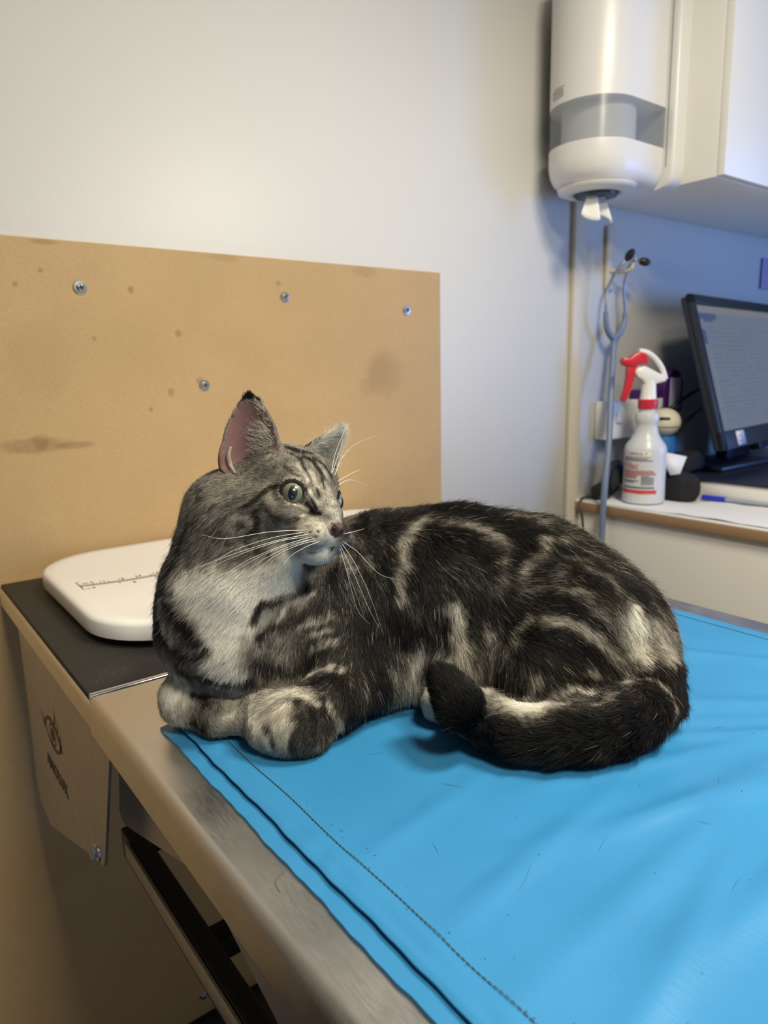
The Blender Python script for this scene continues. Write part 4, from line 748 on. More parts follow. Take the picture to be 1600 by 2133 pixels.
COAT = [
    (0.05, 0.015, [[0.375, 0.527, 0.16], [0.399, 0.507, 0.162], [0.439, 0.471, 0.161], [0.475, 0.437, 0.155], [0.495, 0.403, 0.144], [0.509, 0.371, 0.125], [0.521, 0.344, 0.107]]),
    (0.1, 0.0253, [[0.394, 0.453, 0.13], [0.418, 0.43, 0.126], [0.429, 0.405, 0.103]]),
    (0.06, 0.0168, [[0.377, 0.465, 0.13], [0.368, 0.449, 0.092], [0.373, 0.443, 0.062]]),
    (0.09, 0.0247, [[0.46, 0.4, 0.128], [0.469, 0.364, 0.1], [0.462, 0.348, 0.072]]),
    (0.07, 0.014, [[0.343, 0.484, 0.124], [0.335, 0.468, 0.086], [0.332, 0.451, 0.053], [0.328, 0.447, 0.029]]),
    (0.28, 0.0123, [[0.314, 0.493, 0.119], [0.305, 0.481, 0.09], [0.287, 0.486, 0.071]]),
    (0.12, 0.0122, [[0.314, 0.462, 0.171], [0.341, 0.492, 0.131]]),
    (0.5, 0.0156, [[0.21, 0.54, 0.15], [0.223, 0.529, 0.17], [0.239, 0.511, 0.159]]),
    (1.22, 0.0125, [[0.204, 0.535, 0.133], [0.224, 0.511, 0.13], [0.256, 0.497, 0.131], [0.277, 0.495, 0.134]]),
    (1.27, 0.0155, [[0.213, 0.519, 0.122], [0.23, 0.504, 0.114], [0.226, 0.505, 0.098], [0.218, 0.508, 0.089]]),
    (1.15, 0.0086, [[0.213, 0.516, 0.106], [0.221, 0.504, 0.083], [0.221, 0.505, 0.064]]),
    (1.0, 0.0047, [[0.209, 0.514, 0.069], [0.228, 0.501, 0.061]]),
    (0.55, 0.0063, [[0.236, 0.498, 0.085], [0.245, 0.497, 0.058], [0.229, 0.506, 0.049]]),
    (0.06999999999999999, 0.0046, [[0.194, 0.557, 0.123], [0.193, 0.548, 0.11], [0.198, 0.534, 0.096], [0.203, 0.524, 0.088]]),
    (0.055999999999999994, 0.0048, [[0.193, 0.578, 0.118], [0.19, 0.58, 0.096], [0.19, 0.556, 0.083], [0.195, 0.537, 0.075]]),
    (0.8049999999999999, 0.0026, [[0.191, 0.566, 0.115], [0.19, 0.556, 0.096], [0.193, 0.541, 0.082]]),
    (0.18, 0.004, [[0.197, 0.562, 0.135], [0.199, 0.542, 0.128]]),
    (0.175, 0.0036, [[0.198, 0.529, 0.073], [0.21, 0.514, 0.083]]),
    (0.13999999999999999, 0.0046, [[0.194, 0.546, 0.059], [0.205, 0.523, 0.055], [0.22, 0.509, 0.052], [0.235, 0.5, 0.054]]),
    (0.063, 0.0041, [[0.295, 0.502, 0.12], [0.268, 0.498, 0.117], [0.25, 0.498, 0.114], [0.243, 0.5, 0.107]]),
    (1.0924999999999998, 0.0029, [[0.3, 0.498, 0.116], [0.276, 0.5, 0.109], [0.26, 0.498, 0.102]]),
    (0.08399999999999999, 0.0037, [[0.304, 0.491, 0.108], [0.278, 0.498, 0.096], [0.255, 0.498, 0.096], [0.245, 0.497, 0.087]]),
    (0.6325, 0.0032, [[0.303, 0.486, 0.099], [0.281, 0.494, 0.09], [0.261, 0.495, 0.084]]),
    (0.05, 0.0052, [[0.244, 0.495, 0.068], [0.268, 0.495, 0.055], [0.283, 0.488, 0.059]]),
    (0.8049999999999999, 0.0032, [[0.289, 0.487, 0.081], [0.304, 0.481, 0.088]]),
    (0.7474999999999999, 0.0026, [[0.283, 0.489, 0.073], [0.305, 0.476, 0.077]]),
    (0.08399999999999999, 0.0026, [[0.285, 0.489, 0.077], [0.307, 0.478, 0.082]]),
    (0.08399999999999999, 0.0032, [[0.286, 0.49, 0.086], [0.307, 0.481, 0.092]]),
    (0.69, 0.0027, [[0.289, 0.49, 0.091], [0.31, 0.482, 0.097]]),
    (0.05, 0.0057, [[0.283, 0.488, 0.062], [0.306, 0.47, 0.065], [0.315, 0.456, 0.056]]),
    (0.06999999999999999, 0.0049, [[0.324, 0.501, 0.133], [0.313, 0.492, 0.115], [0.311, 0.483, 0.101]]),
    (0.5, 0.0048, [[0.315, 0.461, 0.167], [0.351, 0.491, 0.136], [0.353, 0.472, 0.119]]),
    (0.45, 0.0046, [[0.378, 0.525, 0.16], [0.372, 0.494, 0.149]]),
    (0.05, 0.004, [[0.38, 0.549, 0.16], [0.364, 0.493, 0.145], [0.359, 0.478, 0.131]]),
    (0.5175, 0.005, [[0.337, 0.503, 0.139], [0.336, 0.486, 0.123], [0.336, 0.475, 0.106]]),
    (0.27999999999999997, 0.0032, [[0.324, 0.492, 0.122], [0.323, 0.479, 0.103]]),
    (0.26599999999999996, 0.0027, [[0.347, 0.469, 0.109], [0.346, 0.462, 0.085]]),
    (0.03, 0.0043, [[0.403, 0.518, 0.164], [0.363, 0.469, 0.123], [0.357, 0.457, 0.091]]),
    (0.75, 0.0056, [[0.414, 0.495, 0.161], [0.392, 0.486, 0.152], [0.373, 0.47, 0.132], [0.365, 0.457, 0.108]]),
    (0.45, 0.0054, [[0.372, 0.453, 0.108], [0.371, 0.446, 0.088], [0.381, 0.438, 0.079]]),
    (0.62, 0.0057, [[0.422, 0.491, 0.162], [0.433, 0.471, 0.16], [0.447, 0.446, 0.153], [0.455, 0.424, 0.142], [0.442, 0.411, 0.125], [0.429, 0.411, 0.112]]),
    (0.02, 0.0069, [[0.41, 0.468, 0.15], [0.427, 0.451, 0.149], [0.435, 0.429, 0.136]]),
    (0.04, 0.0051, [[0.407, 0.465, 0.147], [0.387, 0.461, 0.134], [0.377, 0.454, 0.115]]),
    (0.22, 0.0093, [[0.4, 0.441, 0.122], [0.414, 0.437, 0.129], [0.419, 0.424, 0.118]]),
    (0.03, 0.0088, [[0.456, 0.482, 0.167], [0.476, 0.451, 0.159], [0.468, 0.413, 0.142], [0.452, 0.407, 0.128]]),
    (0.03, 0.0056, [[0.412, 0.545, 0.164], [0.438, 0.517, 0.165], [0.459, 0.485, 0.167]]),
    (0.03, 0.0109, [[0.37, 0.446, 0.075], [0.373, 0.442, 0.053]]),
    (0.04, 0.005, [[0.39, 0.43, 0.066], [0.389, 0.432, 0.083]]),
    (0.55, 0.0047, [[0.515, 0.443, 0.158], [0.504, 0.423, 0.154]]),
    (0.45, 0.0054, [[0.494, 0.455, 0.16], [0.507, 0.442, 0.158]]),
    (0.62, 0.0047, [[0.492, 0.41, 0.148], [0.476, 0.4, 0.137], [0.463, 0.401, 0.131], [0.449, 0.401, 0.121], [0.445, 0.396, 0.111], [0.464, 0.384, 0.114], [0.478, 0.384, 0.124]]),
    (0.05, 0.0025, [[0.463, 0.391, 0.121], [0.456, 0.391, 0.115]]),
    (0.5, 0.0046, [[0.5, 0.403, 0.144], [0.525, 0.404, 0.144]]),
    (0.42, 0.0039, [[0.492, 0.39, 0.133], [0.515, 0.378, 0.129]]),
    (0.5, 0.0049, [[0.502, 0.373, 0.126], [0.516, 0.353, 0.115], [0.509, 0.339, 0.102]]),
    (0.06, 0.0037, [[0.486, 0.379, 0.124], [0.496, 0.356, 0.114], [0.499, 0.34, 0.1]]),
    (0.62, 0.0048, [[0.467, 0.379, 0.112], [0.481, 0.362, 0.109], [0.49, 0.341, 0.093], [0.502, 0.329, 0.074]]),
    (0.04, 0.0041, [[0.466, 0.37, 0.104], [0.478, 0.349, 0.092], [0.49, 0.335, 0.075], [0.501, 0.326, 0.049]]),
    (0.74, 0.0064, [[0.451, 0.372, 0.089], [0.468, 0.353, 0.086], [0.481, 0.338, 0.072], [0.495, 0.328, 0.052], [0.498, 0.321, 0.04]]),
    (0.04, 0.0069, [[0.434, 0.376, 0.079], [0.451, 0.352, 0.069], [0.475, 0.338, 0.06], [0.49, 0.327, 0.045]]),
    (0.6, 0.0026, [[0.443, 0.347, 0.051], [0.472, 0.335, 0.051]]),
    (0.05, 0.0028, [[0.43, 0.357, 0.06], [0.454, 0.341, 0.045], [0.488, 0.325, 0.04]]),
    (0.85, 0.0036, [[0.434, 0.35, 0.036], [0.453, 0.34, 0.038], [0.465, 0.327, 0.033]]),
    (0.05, 0.005, [[0.436, 0.395, 0.095], [0.426, 0.39, 0.077]]),
    (0.62, 0.0032, [[0.419, 0.384, 0.068], [0.441, 0.385, 0.089]]),
    (0.06, 0.0036, [[0.424, 0.376, 0.071], [0.414, 0.373, 0.052]]),
    (0.66, 0.0046, [[0.419, 0.362, 0.036], [0.423, 0.357, 0.05]]),
    (0.06, 0.0024, [[0.431, 0.352, 0.045], [0.427, 0.353, 0.033]]),
    (0.95, 0.0062, [[0.398, 0.429, 0.098], [0.398, 0.425, 0.078], [0.405, 0.415, 0.051], [0.381, 0.374, 0.042]]),
    (0.95, 0.0046, [[0.419, 0.406, 0.078], [0.416, 0.4, 0.064], [0.416, 0.396, 0.031]]),
    (0.12, 0.0017, [[0.411, 0.41, 0.062], [0.415, 0.411, 0.02]]),
    (0.08, 0.0029, [[0.41, 0.418, 0.095], [0.409, 0.416, 0.078]]),
    (0.08, 0.0033, [[0.413, 0.384, 0.057], [0.414, 0.387, 0.034]]),
    (0.8, 0.0078, [[0.37, 0.445, 0.061], [0.362, 0.448, 0.034], [0.374, 0.463, 0.002]]),
    (0.85, 0.0063, [[0.384, 0.434, 0.056], [0.392, 0.427, 0.048]]),
    (0.55, 0.0044, [[0.345, 0.448, 0.046], [0.359, 0.461, 0.01]]),
    (0.03, 0.0044, [[0.539, 0.391, 0.134], [0.549, 0.369, 0.118], [0.557, 0.346, 0.099], [0.577, 0.337, 0.079]]),
    (0.16, 0.0116, [[0.305, 0.448, 0.049], [0.274, 0.445, 0.038], [0.256, 0.439, 0.031]]),
    (0.8624999999999999, 0.0037, [[0.28, 0.484, 0.047], [0.289, 0.47, 0.055], [0.298, 0.457, 0.055]]),
    (0.034999999999999996, 0.0046, [[0.274, 0.465, 0.05], [0.288, 0.455, 0.053], [0.294, 0.442, 0.042], [0.295, 0.441, 0.022]]),
    (1.12, 0.0058, [[0.242, 0.477, 0.044], [0.262, 0.462, 0.048], [0.27, 0.451, 0.043]]),
    (1.02, 0.0065, [[0.228, 0.486, 0.033], [0.226, 0.468, 0.029], [0.229, 0.456, 0.023]]),
    (0.75, 0.0045, [[0.238, 0.451, 0.036], [0.238, 0.445, 0.02]]),
    (0.154, 0.0029, [[0.252, 0.452, 0.043], [0.248, 0.442, 0.032], [0.243, 0.442, 0.016]]),
    (0.06999999999999999, 0.0039, [[0.261, 0.446, 0.039], [0.257, 0.435, 0.023]]),
    (0.69, 0.0039, [[0.28, 0.444, 0.039], [0.286, 0.443, 0.019]]),
    (0.041999999999999996, 0.003, [[0.274, 0.447, 0.042], [0.273, 0.439, 0.025], [0.265, 0.436, 0.018]]),
    (0.5175, 0.0027, [[0.311, 0.443, 0.036], [0.326, 0.446, 0.036]]),
    (0.105, 0.0024, [[0.231, 0.461, 0.034], [0.231, 0.452, 0.017]]),
    (0.041999999999999996, 0.0041, [[0.301, 0.443, 0.043], [0.306, 0.447, 0.016]]),
    (1.08, 0.0062, [[0.191, 0.572, 0.037], [0.189, 0.558, 0.027]]),
    (0.85, 0.0049, [[0.199, 0.552, 0.035], [0.194, 0.547, 0.021]]),
    (0.26, 0.0049, [[0.206, 0.542, 0.033], [0.208, 0.53, 0.03]]),
    (0.7, 0.0044, [[0.208, 0.519, 0.025], [0.215, 0.509, 0.018]]),
    (1.2, 0.0043, [[0.224, 0.505, 0.027], [0.223, 0.497, 0.022]]),
    (0.27999999999999997, 0.0042, [[0.198, 0.537, 0.014], [0.201, 0.526, 0.012]]),
    (0.02, 0.0147, [[0.509, 0.282, 0.034], [0.468, 0.274, 0.03], [0.432, 0.279, 0.028], [0.398, 0.297, 0.029], [0.371, 0.32, 0.029], [0.356, 0.355, 0.027], [0.336, 0.36, 0.052], [0.34, 0.378, 0.063]]),
    (0.03, 0.0051, [[0.559, 0.344, 0.097], [0.564, 0.329, 0.079], [0.574, 0.323, 0.054], [0.535, 0.294, 0.043]]),
    (1.12, 0.0074, [[0.518, 0.333, 0.094], [0.51, 0.327, 0.079], [0.51, 0.323, 0.061], [0.509, 0.314, 0.054]]),
    (0.78, 0.0054, [[0.534, 0.326, 0.082], [0.533, 0.314, 0.067], [0.523, 0.3, 0.056]]),
    (0.12, 0.0032, [[0.51, 0.304, 0.052], [0.517, 0.292, 0.047]]),
    (0.85, 0.0027, [[0.48, 0.307, 0.043], [0.496, 0.305, 0.045], [0.503, 0.292, 0.044], [0.501, 0.283, 0.036], [0.499, 0.279, 0.026]]),
    (0.03, 0.0046, [[0.474, 0.291, 0.046], [0.485, 0.284, 0.041], [0.475, 0.274, 0.032]]),
    (0.6, 0.0029, [[0.428, 0.302, 0.045], [0.442, 0.301, 0.045], [0.456, 0.301, 0.045]]),
    (0.3, 0.003, [[0.356, 0.355, 0.028], [0.359, 0.348, 0.026]]),
    (0.3, 0.0022, [[0.385, 0.318, 0.04], [0.393, 0.311, 0.042]]),
    (0.56, 0.0118, [[0.244, 0.541, 0.214], [0.261, 0.513, 0.211], [0.279, 0.497, 0.219]]),
    (0.52, 0.0101, [[0.244, 0.516, 0.193], [0.259, 0.496, 0.194]]),
    (0.55, 0.0073, [[0.244, 0.567, 0.217], [0.231, 0.555, 0.21]]),
    (0.2, 0.0023, [[0.27, 0.497, 0.21], [0.266, 0.504, 0.209], [0.262, 0.506, 0.206], [0.255, 0.508, 0.201], [0.247, 0.514, 0.195], [0.239, 0.52, 0.189], [0.23, 0.525, 0.184], [0.226, 0.527, 0.179]]),
    (0.17, 0.0027, [[0.257, 0.502, 0.197], [0.261, 0.492, 0.189], [0.27, 0.485, 0.184], [0.277, 0.479, 0.185]]),
    (0.2, 0.0035, [[0.253, 0.504, 0.191], [0.253, 0.503, 0.183], [0.251, 0.507, 0.175], [0.244, 0.512, 0.17], [0.236, 0.518, 0.17], [0.23, 0.523, 0.176]]),
    (0.95, 0.0023, [[0.24, 0.518, 0.186], [0.246, 0.511, 0.187], [0.248, 0.508, 0.182]]),
    (0.25, 0.0012, [[0.241, 0.515, 0.181], [0.246, 0.51, 0.178]]),
    (0.6, 0.0019, [[0.242, 0.514, 0.175], [0.248, 0.509, 0.178]]),
    (0.2, 0.0023, [[0.224, 0.529, 0.175], [0.228, 0.524, 0.17], [0.235, 0.517, 0.165]]),
    (0.22, 0.0023, [[0.244, 0.511, 0.166], [0.251, 0.504, 0.162], [0.258, 0.496, 0.158], [0.255, 0.496, 0.153]]),
    (0.3, 0.002, [[0.232, 0.53, 0.197], [0.226, 0.533, 0.191]]),
    (0.12, 0.0019, [[0.28, 0.5, 0.224], [0.283, 0.495, 0.22], [0.286, 0.492, 0.218]]),
    (0.06, 0.0018, [[0.29, 0.508, 0.234], [0.292, 0.5, 0.23], [0.292, 0.493, 0.223], [0.293, 0.488, 0.213]]),
    (0.07, 0.002, [[0.296, 0.501, 0.231], [0.303, 0.496, 0.227], [0.305, 0.491, 0.22], [0.307, 0.487, 0.213]]),
    (0.1, 0.0016, [[0.305, 0.499, 0.229], [0.313, 0.496, 0.223], [0.316, 0.492, 0.215], [0.321, 0.493, 0.206]]),
    (0.13, 0.0032, [[0.293, 0.522, 0.238], [0.297, 0.509, 0.235], [0.308, 0.507, 0.233]]),
    (0.9, 0.0018, [[0.288, 0.496, 0.226], [0.291, 0.491, 0.219], [0.292, 0.488, 0.213]]),
    (0.8, 0.002, [[0.296, 0.491, 0.22], [0.298, 0.487, 0.215], [0.298, 0.484, 0.209]]),
    (0.75, 0.0016, [[0.307, 0.494, 0.223], [0.311, 0.49, 0.215], [0.313, 0.487, 0.208]]),
    (0.8, 0.0016, [[0.274, 0.497, 0.215], [0.279, 0.494, 0.217], [0.283, 0.49, 0.215]]),
    (0.2, 0.0012, [[0.305, 0.487, 0.213], [0.303, 0.48, 0.206]]),
    (0.2, 0.0012, [[0.296, 0.482, 0.207], [0.296, 0.476, 0.202]]),
    (0.12, 0.0015, [[0.287, 0.484, 0.207], [0.291, 0.481, 0.201], [0.291, 0.476, 0.195], [0.29, 0.474, 0.192]]),
    (1.0, 0.0017, [[0.291, 0.484, 0.205], [0.292, 0.478, 0.2], [0.292, 0.47, 0.193]]),
    (1.05, 0.0017, [[0.277, 0.484, 0.197], [0.284, 0.484, 0.193], [0.288, 0.483, 0.19]]),
    (0.2, 0.0019, [[0.287, 0.483, 0.196], [0.29, 0.478, 0.191]]),
    (0.2, 0.0015, [[0.289, 0.48, 0.19], [0.29, 0.468, 0.189]]),
    (0.72, 0.0031, [[0.293, 0.47, 0.196], [0.297, 0.46, 0.189], [0.301, 0.456, 0.183]]),
    (0.7, 0.0027, [[0.301, 0.475, 0.203], [0.3, 0.467, 0.196]]),
    (0.85, 0.0053, [[0.273, 0.462, 0.178], [0.281, 0.456, 0.177], [0.292, 0.457, 0.176]]),
    (0.95, 0.0027, [[0.283, 0.457, 0.169], [0.296, 0.46, 0.167]]),
    (0.7, 0.0046, [[0.268, 0.49, 0.174], [0.27, 0.471, 0.173]]),
    (0.25, 0.0008, [[0.271, 0.48, 0.179], [0.273, 0.462, 0.178]]),
    (0.25, 0.0008, [[0.271, 0.483, 0.174], [0.273, 0.462, 0.175]]),
    (0.25, 0.0008, [[0.27, 0.471, 0.171], [0.276, 0.46, 0.171]]),
    (0.03, 0.001, [[0.275, 0.464, 0.182], [0.275, 0.463, 0.182]]),
    (0.03, 0.001, [[0.272, 0.465, 0.178], [0.272, 0.465, 0.178]]),
    (0.03, 0.001, [[0.275, 0.46, 0.179], [0.276, 0.46, 0.179]]),
    (0.03, 0.001, [[0.28, 0.457, 0.179], [0.28, 0.457, 0.179]]),
    (0.03, 0.001, [[0.275, 0.459, 0.175], [0.276, 0.459, 0.175]]),
    (0.03, 0.001, [[0.278, 0.457, 0.175], [0.279, 0.457, 0.175]]),
    (0.03, 0.001, [[0.272, 0.463, 0.175], [0.273, 0.462, 0.175]]),
    (1.0, 0.0062, [[0.27, 0.488, 0.15], [0.282, 0.47, 0.152], [0.291, 0.464, 0.156]]),
    (0.95, 0.007, [[0.256, 0.495, 0.143], [0.267, 0.491, 0.143]]),
    (0.42, 0.0008, [[0.295, 0.462, 0.162], [0.287, 0.463, 0.161], [0.278, 0.467, 0.161]]),
    (0.1, 0.0015, [[0.296, 0.463, 0.16], [0.297, 0.462, 0.162]]),
    (0.12, 0.0032, [[0.214, 0.551, 0.179], [0.207, 0.556, 0.156], [0.198, 0.56, 0.136]]),
    (0.3, 0.0028, [[0.229, 0.564, 0.208], [0.224, 0.543, 0.199], [0.217, 0.545, 0.185]]),
    (0.25, 0.0028, [[0.212, 0.551, 0.17], [0.211, 0.542, 0.156]]),
    (0.25, 0.0023, [[0.221, 0.533, 0.174], [0.222, 0.525, 0.155]]),
    (0.6, 0.0024, [[0.21, 0.564, 0.166], [0.205, 0.561, 0.151]]),
]
FLOW = [[[0.259, 0.496, 0.182], [-0.56, 0.7, -0.44]], [[0.297, 0.457, 0.184], [-0.02, 0.56, 0.83]], [[0.299, 0.472, 0.2], [0.29, 0.73, 0.62]], [[0.294, 0.486, 0.21], [0.06, 0.46, 0.88]], [[0.283, 0.504, 0.229], [0.03, 0.88, 0.46]], [[0.27, 0.512, 0.222], [-0.2, 0.96, 0.17]], [[0.27, 0.485, 0.188], [-0.7, 0.64, -0.31]], [[0.256, 0.506, 0.201], [-0.68, 0.71, -0.2]], [[0.24, 0.525, 0.2], [-0.79, 0.45, -0.42]], [[0.227, 0.526, 0.178], [-0.44, 0.33, -0.83]], [[0.273, 0.461, 0.176], [-0.09, 0.93, -0.36]], [[0.283, 0.457, 0.169], [-0.44, 0.81, -0.38]], [[0.282, 0.471, 0.151], [-0.29, 0.87, -0.39]], [[0.241, 0.513, 0.166], [-0.68, 0.28, -0.67]], [[0.213, 0.545, 0.169], [-0.37, 0.33, -0.87]], [[0.195, 0.559, 0.128], [-0.17, 0.34, -0.92]], [[0.215, 0.519, 0.129], [-0.47, 0.35, -0.81]], [[0.241, 0.501, 0.128], [-0.64, 0.21, -0.74]], [[0.274, 0.498, 0.126], [-0.78, 0.02, -0.62]], [[0.224, 0.506, 0.094], [-0.4, 0.16, -0.9]], [[0.2, 0.528, 0.085], [-0.18, 0.47, -0.86]], [[0.244, 0.496, 0.084], [-0.21, 0.06, -0.98]], [[0.298, 0.5, 0.116], [-0.68, -0.08, -0.73]], [[0.278, 0.493, 0.08], [-0.36, 0.08, -0.93]], [[0.308, 0.479, 0.089], [-0.6, 0.09, -0.79]], [[0.212, 0.512, 0.062], [-0.04, 0.65, -0.76]], [[0.321, 0.496, 0.126], [-0.04, -0.57, -0.82]], [[0.365, 0.513, 0.154], [0.02, -0.91, -0.42]], [[0.328, 0.479, 0.106], [-0.11, -0.35, -0.93]], [[0.392, 0.519, 0.163], [0.95, -0.32, 0.05]], [[0.43, 0.493, 0.164], [0.71, -0.71, 0.01]], [[0.462, 0.461, 0.162], [0.63, -0.76, -0.19]], [[0.484, 0.422, 0.151], [0.23, -0.87, -0.44]], [[0.51, 0.388, 0.135], [-0.07, -0.87, -0.49]], [[0.519, 0.348, 0.111], [0.12, -0.62, -0.78]], [[0.383, 0.473, 0.141], [-0.06, -0.65, -0.76]], [[0.417, 0.446, 0.14], [0.31, -0.79, -0.54]], [[0.446, 0.416, 0.132], [0.48, -0.78, -0.4]], [[0.471, 0.382, 0.117], [0.4, -0.84, -0.37]], [[0.484, 0.351, 0.1], [0.38, -0.62, -0.69]], [[0.36, 0.459, 0.104], [0.11, -0.28, -0.95]], [[0.382, 0.44, 0.096], [0.13, -0.24, -0.96]], [[0.416, 0.415, 0.099], [0.31, -0.58, -0.75]], [[0.438, 0.391, 0.092], [0.06, -0.86, -0.5]], [[0.448, 0.362, 0.08], [0.66, -0.63, -0.4]], [[0.473, 0.341, 0.067], [0.55, -0.47, -0.69]], [[0.351, 0.455, 0.064], [-0.27, -0.31, -0.91]], [[0.326, 0.45, 0.05], [0.11, -0.07, -0.99]], [[0.369, 0.445, 0.053], [-0.05, 0.16, -0.99]], [[0.397, 0.425, 0.066], [-0.62, -0.79, -0.03]], [[0.415, 0.402, 0.059], [0.02, -0.38, -0.93]], [[0.415, 0.369, 0.052], [0.31, -0.48, -0.82]], [[0.44, 0.349, 0.052], [0.64, -0.48, -0.6]], [[0.289, 0.453, 0.052], [-0.65, -0.38, -0.66]], [[0.263, 0.456, 0.046], [-0.92, -0.24, -0.32]], [[0.236, 0.47, 0.041], [-0.58, -0.02, -0.81]], [[0.247, 0.445, 0.035], [-0.46, 0.04, -0.89]], [[0.29, 0.441, 0.039], [-0.2, 0.09, -0.97]], [[0.193, 0.564, 0.037], [-0.31, -0.35, -0.88]], [[0.209, 0.53, 0.031], [0.03, -0.83, -0.56]], [[0.223, 0.506, 0.027], [0.05, -1.0, -0.02]], [[0.519, 0.332, 0.093], [0.11, -0.42, -0.9]], [[0.549, 0.322, 0.075], [-0.35, -0.66, -0.67]], [[0.513, 0.312, 0.057], [-0.25, -0.82, -0.52]], [[0.506, 0.285, 0.038], [-0.54, -0.28, -0.79]], [[0.473, 0.273, 0.029], [-0.99, 0.09, -0.05]], [[0.437, 0.283, 0.037], [-0.92, 0.38, 0.02]], [[0.4, 0.299, 0.035], [-0.78, 0.62, 0.01]], [[0.375, 0.323, 0.037], [-0.4, 0.91, -0.06]], [[0.362, 0.35, 0.035], [-0.77, 0.17, 0.62]], [[0.339, 0.355, 0.045], [-0.0, 0.67, 0.74]], [[0.338, 0.37, 0.059], [0.26, 0.87, 0.42]], [[0.403, 0.324, 0.044], [-0.84, 0.55, -0.02]], [[0.367, 0.355, 0.041], [-0.94, 0.06, 0.32]], [[0.365, 0.421, 0.023], [-0.22, 0.46, -0.86]]]
WHISKERS = [[[0.2741, 0.4627, 0.1797], [0.2425, 0.466, 0.1825], [0.2091, 0.4699, 0.1821], [0.1891, 0.4653, 0.189]], [[0.2728, 0.4635, 0.1782], [0.2449, 0.4712, 0.176], [0.216, 0.4785, 0.169], [0.1962, 0.4784, 0.1598]], [[0.2749, 0.4599, 0.177], [0.2454, 0.4646, 0.1749], [0.2094, 0.4729, 0.1676], [0.1776, 0.4779, 0.1598]], [[0.2733, 0.4619, 0.1746], [0.2503, 0.4663, 0.1737], [0.2214, 0.4737, 0.1672], [0.193, 0.4801, 0.1582]], [[0.2758, 0.4587, 0.1747], [0.2524, 0.4627, 0.171], [0.2262, 0.4679, 0.1637], [0.2064, 0.4682, 0.1563]], [[0.2773, 0.4577, 0.1731], [0.257, 0.4637, 0.1701], [0.2353, 0.47, 0.1636], [0.2134, 0.4754, 0.1534]], [[0.2755, 0.4598, 0.1723], [0.2572, 0.4642, 0.1684], [0.2383, 0.4682, 0.1615], [0.2193, 0.4715, 0.1512]], [[0.2792, 0.4575, 0.1713], [0.2636, 0.4603, 0.1696], [0.2446, 0.4645, 0.163], [0.2317, 0.464, 0.1561]], [[0.281, 0.4569, 0.1703], [0.2697, 0.4564, 0.1685], [0.2568, 0.4566, 0.1642], [0.2469, 0.4542, 0.159]], [[0.3037, 0.4578, 0.1664], [0.3176, 0.4573, 0.1553], [0.3349, 0.4518, 0.1348], [0.3544, 0.4477, 0.126]], [[0.303, 0.4582, 0.1649], [0.3148, 0.4573, 0.1457], [0.3262, 0.4543, 0.1173], [0.3368, 0.4497, 0.0801]], [[0.302, 0.459, 0.1633], [0.3126, 0.4579, 0.1399], [0.3237, 0.4545, 0.1094], [0.3346, 0.4532, 0.086]], [[0.3023, 0.4602, 0.1614], [0.3097, 0.4609, 0.1357], [0.3176, 0.46, 0.1052], [0.3295, 0.4599, 0.0897]], [[0.3017, 0.4608, 0.1606], [0.3094, 0.4635, 0.1434], [0.3174, 0.4655, 0.1248], [0.327, 0.4632, 0.0936]], [[0.3051, 0.4582, 0.1724], [0.3148, 0.4594, 0.1723], [0.3234, 0.4614, 0.1722], [0.3305, 0.4645, 0.1722]], [[0.3188, 0.4945, 0.2167], [0.3281, 0.5002, 0.2338], [0.3418, 0.5033, 0.2531], [0.3497, 0.5065, 0.2557]], [[0.3237, 0.497, 0.2139], [0.3342, 0.5009, 0.227], [0.3489, 0.5011, 0.2382], [0.3706, 0.495, 0.2453]], [[0.3273, 0.4984, 0.208], [0.3389, 0.4991, 0.2121], [0.3499, 0.5001, 0.215], [0.3561, 0.5038, 0.2145]], [[0.3289, 0.4995, 0.2048], [0.3397, 0.5006, 0.2076], [0.35, 0.5008, 0.2052], [0.36, 0.5005, 0.2002]], [[0.3204, 0.4956, 0.2165], [0.3281, 0.4991, 0.2277], [0.3358, 0.5025, 0.2391], [0.341, 0.5074, 0.2488]], [[0.293, 0.501, 0.2308], [0.2885, 0.4902, 0.2418], [0.2828, 0.4787, 0.2468], [0.2768, 0.4669, 0.2499]]]
EARFOLD = [[[0.2569, 0.554, 0.2398], [0.2539, 0.5534, 0.232], [0.2542, 0.5515, 0.2239], [0.2531, 0.5408, 0.2185]], [[0.2498, 0.5561, 0.2423], [0.2467, 0.5537, 0.2326], [0.2462, 0.5523, 0.223], [0.2481, 0.5468, 0.218]]]
FACE = {'nose_l': [0.2903, 0.4581, 0.181], 'nose_r': [0.3027, 0.4563, 0.1794], 'nose_t': [0.2968, 0.4562, 0.1827], 'nose_b': [0.2972, 0.459, 0.1696], 'nostril': [0.2958, 0.4571, 0.1757]}
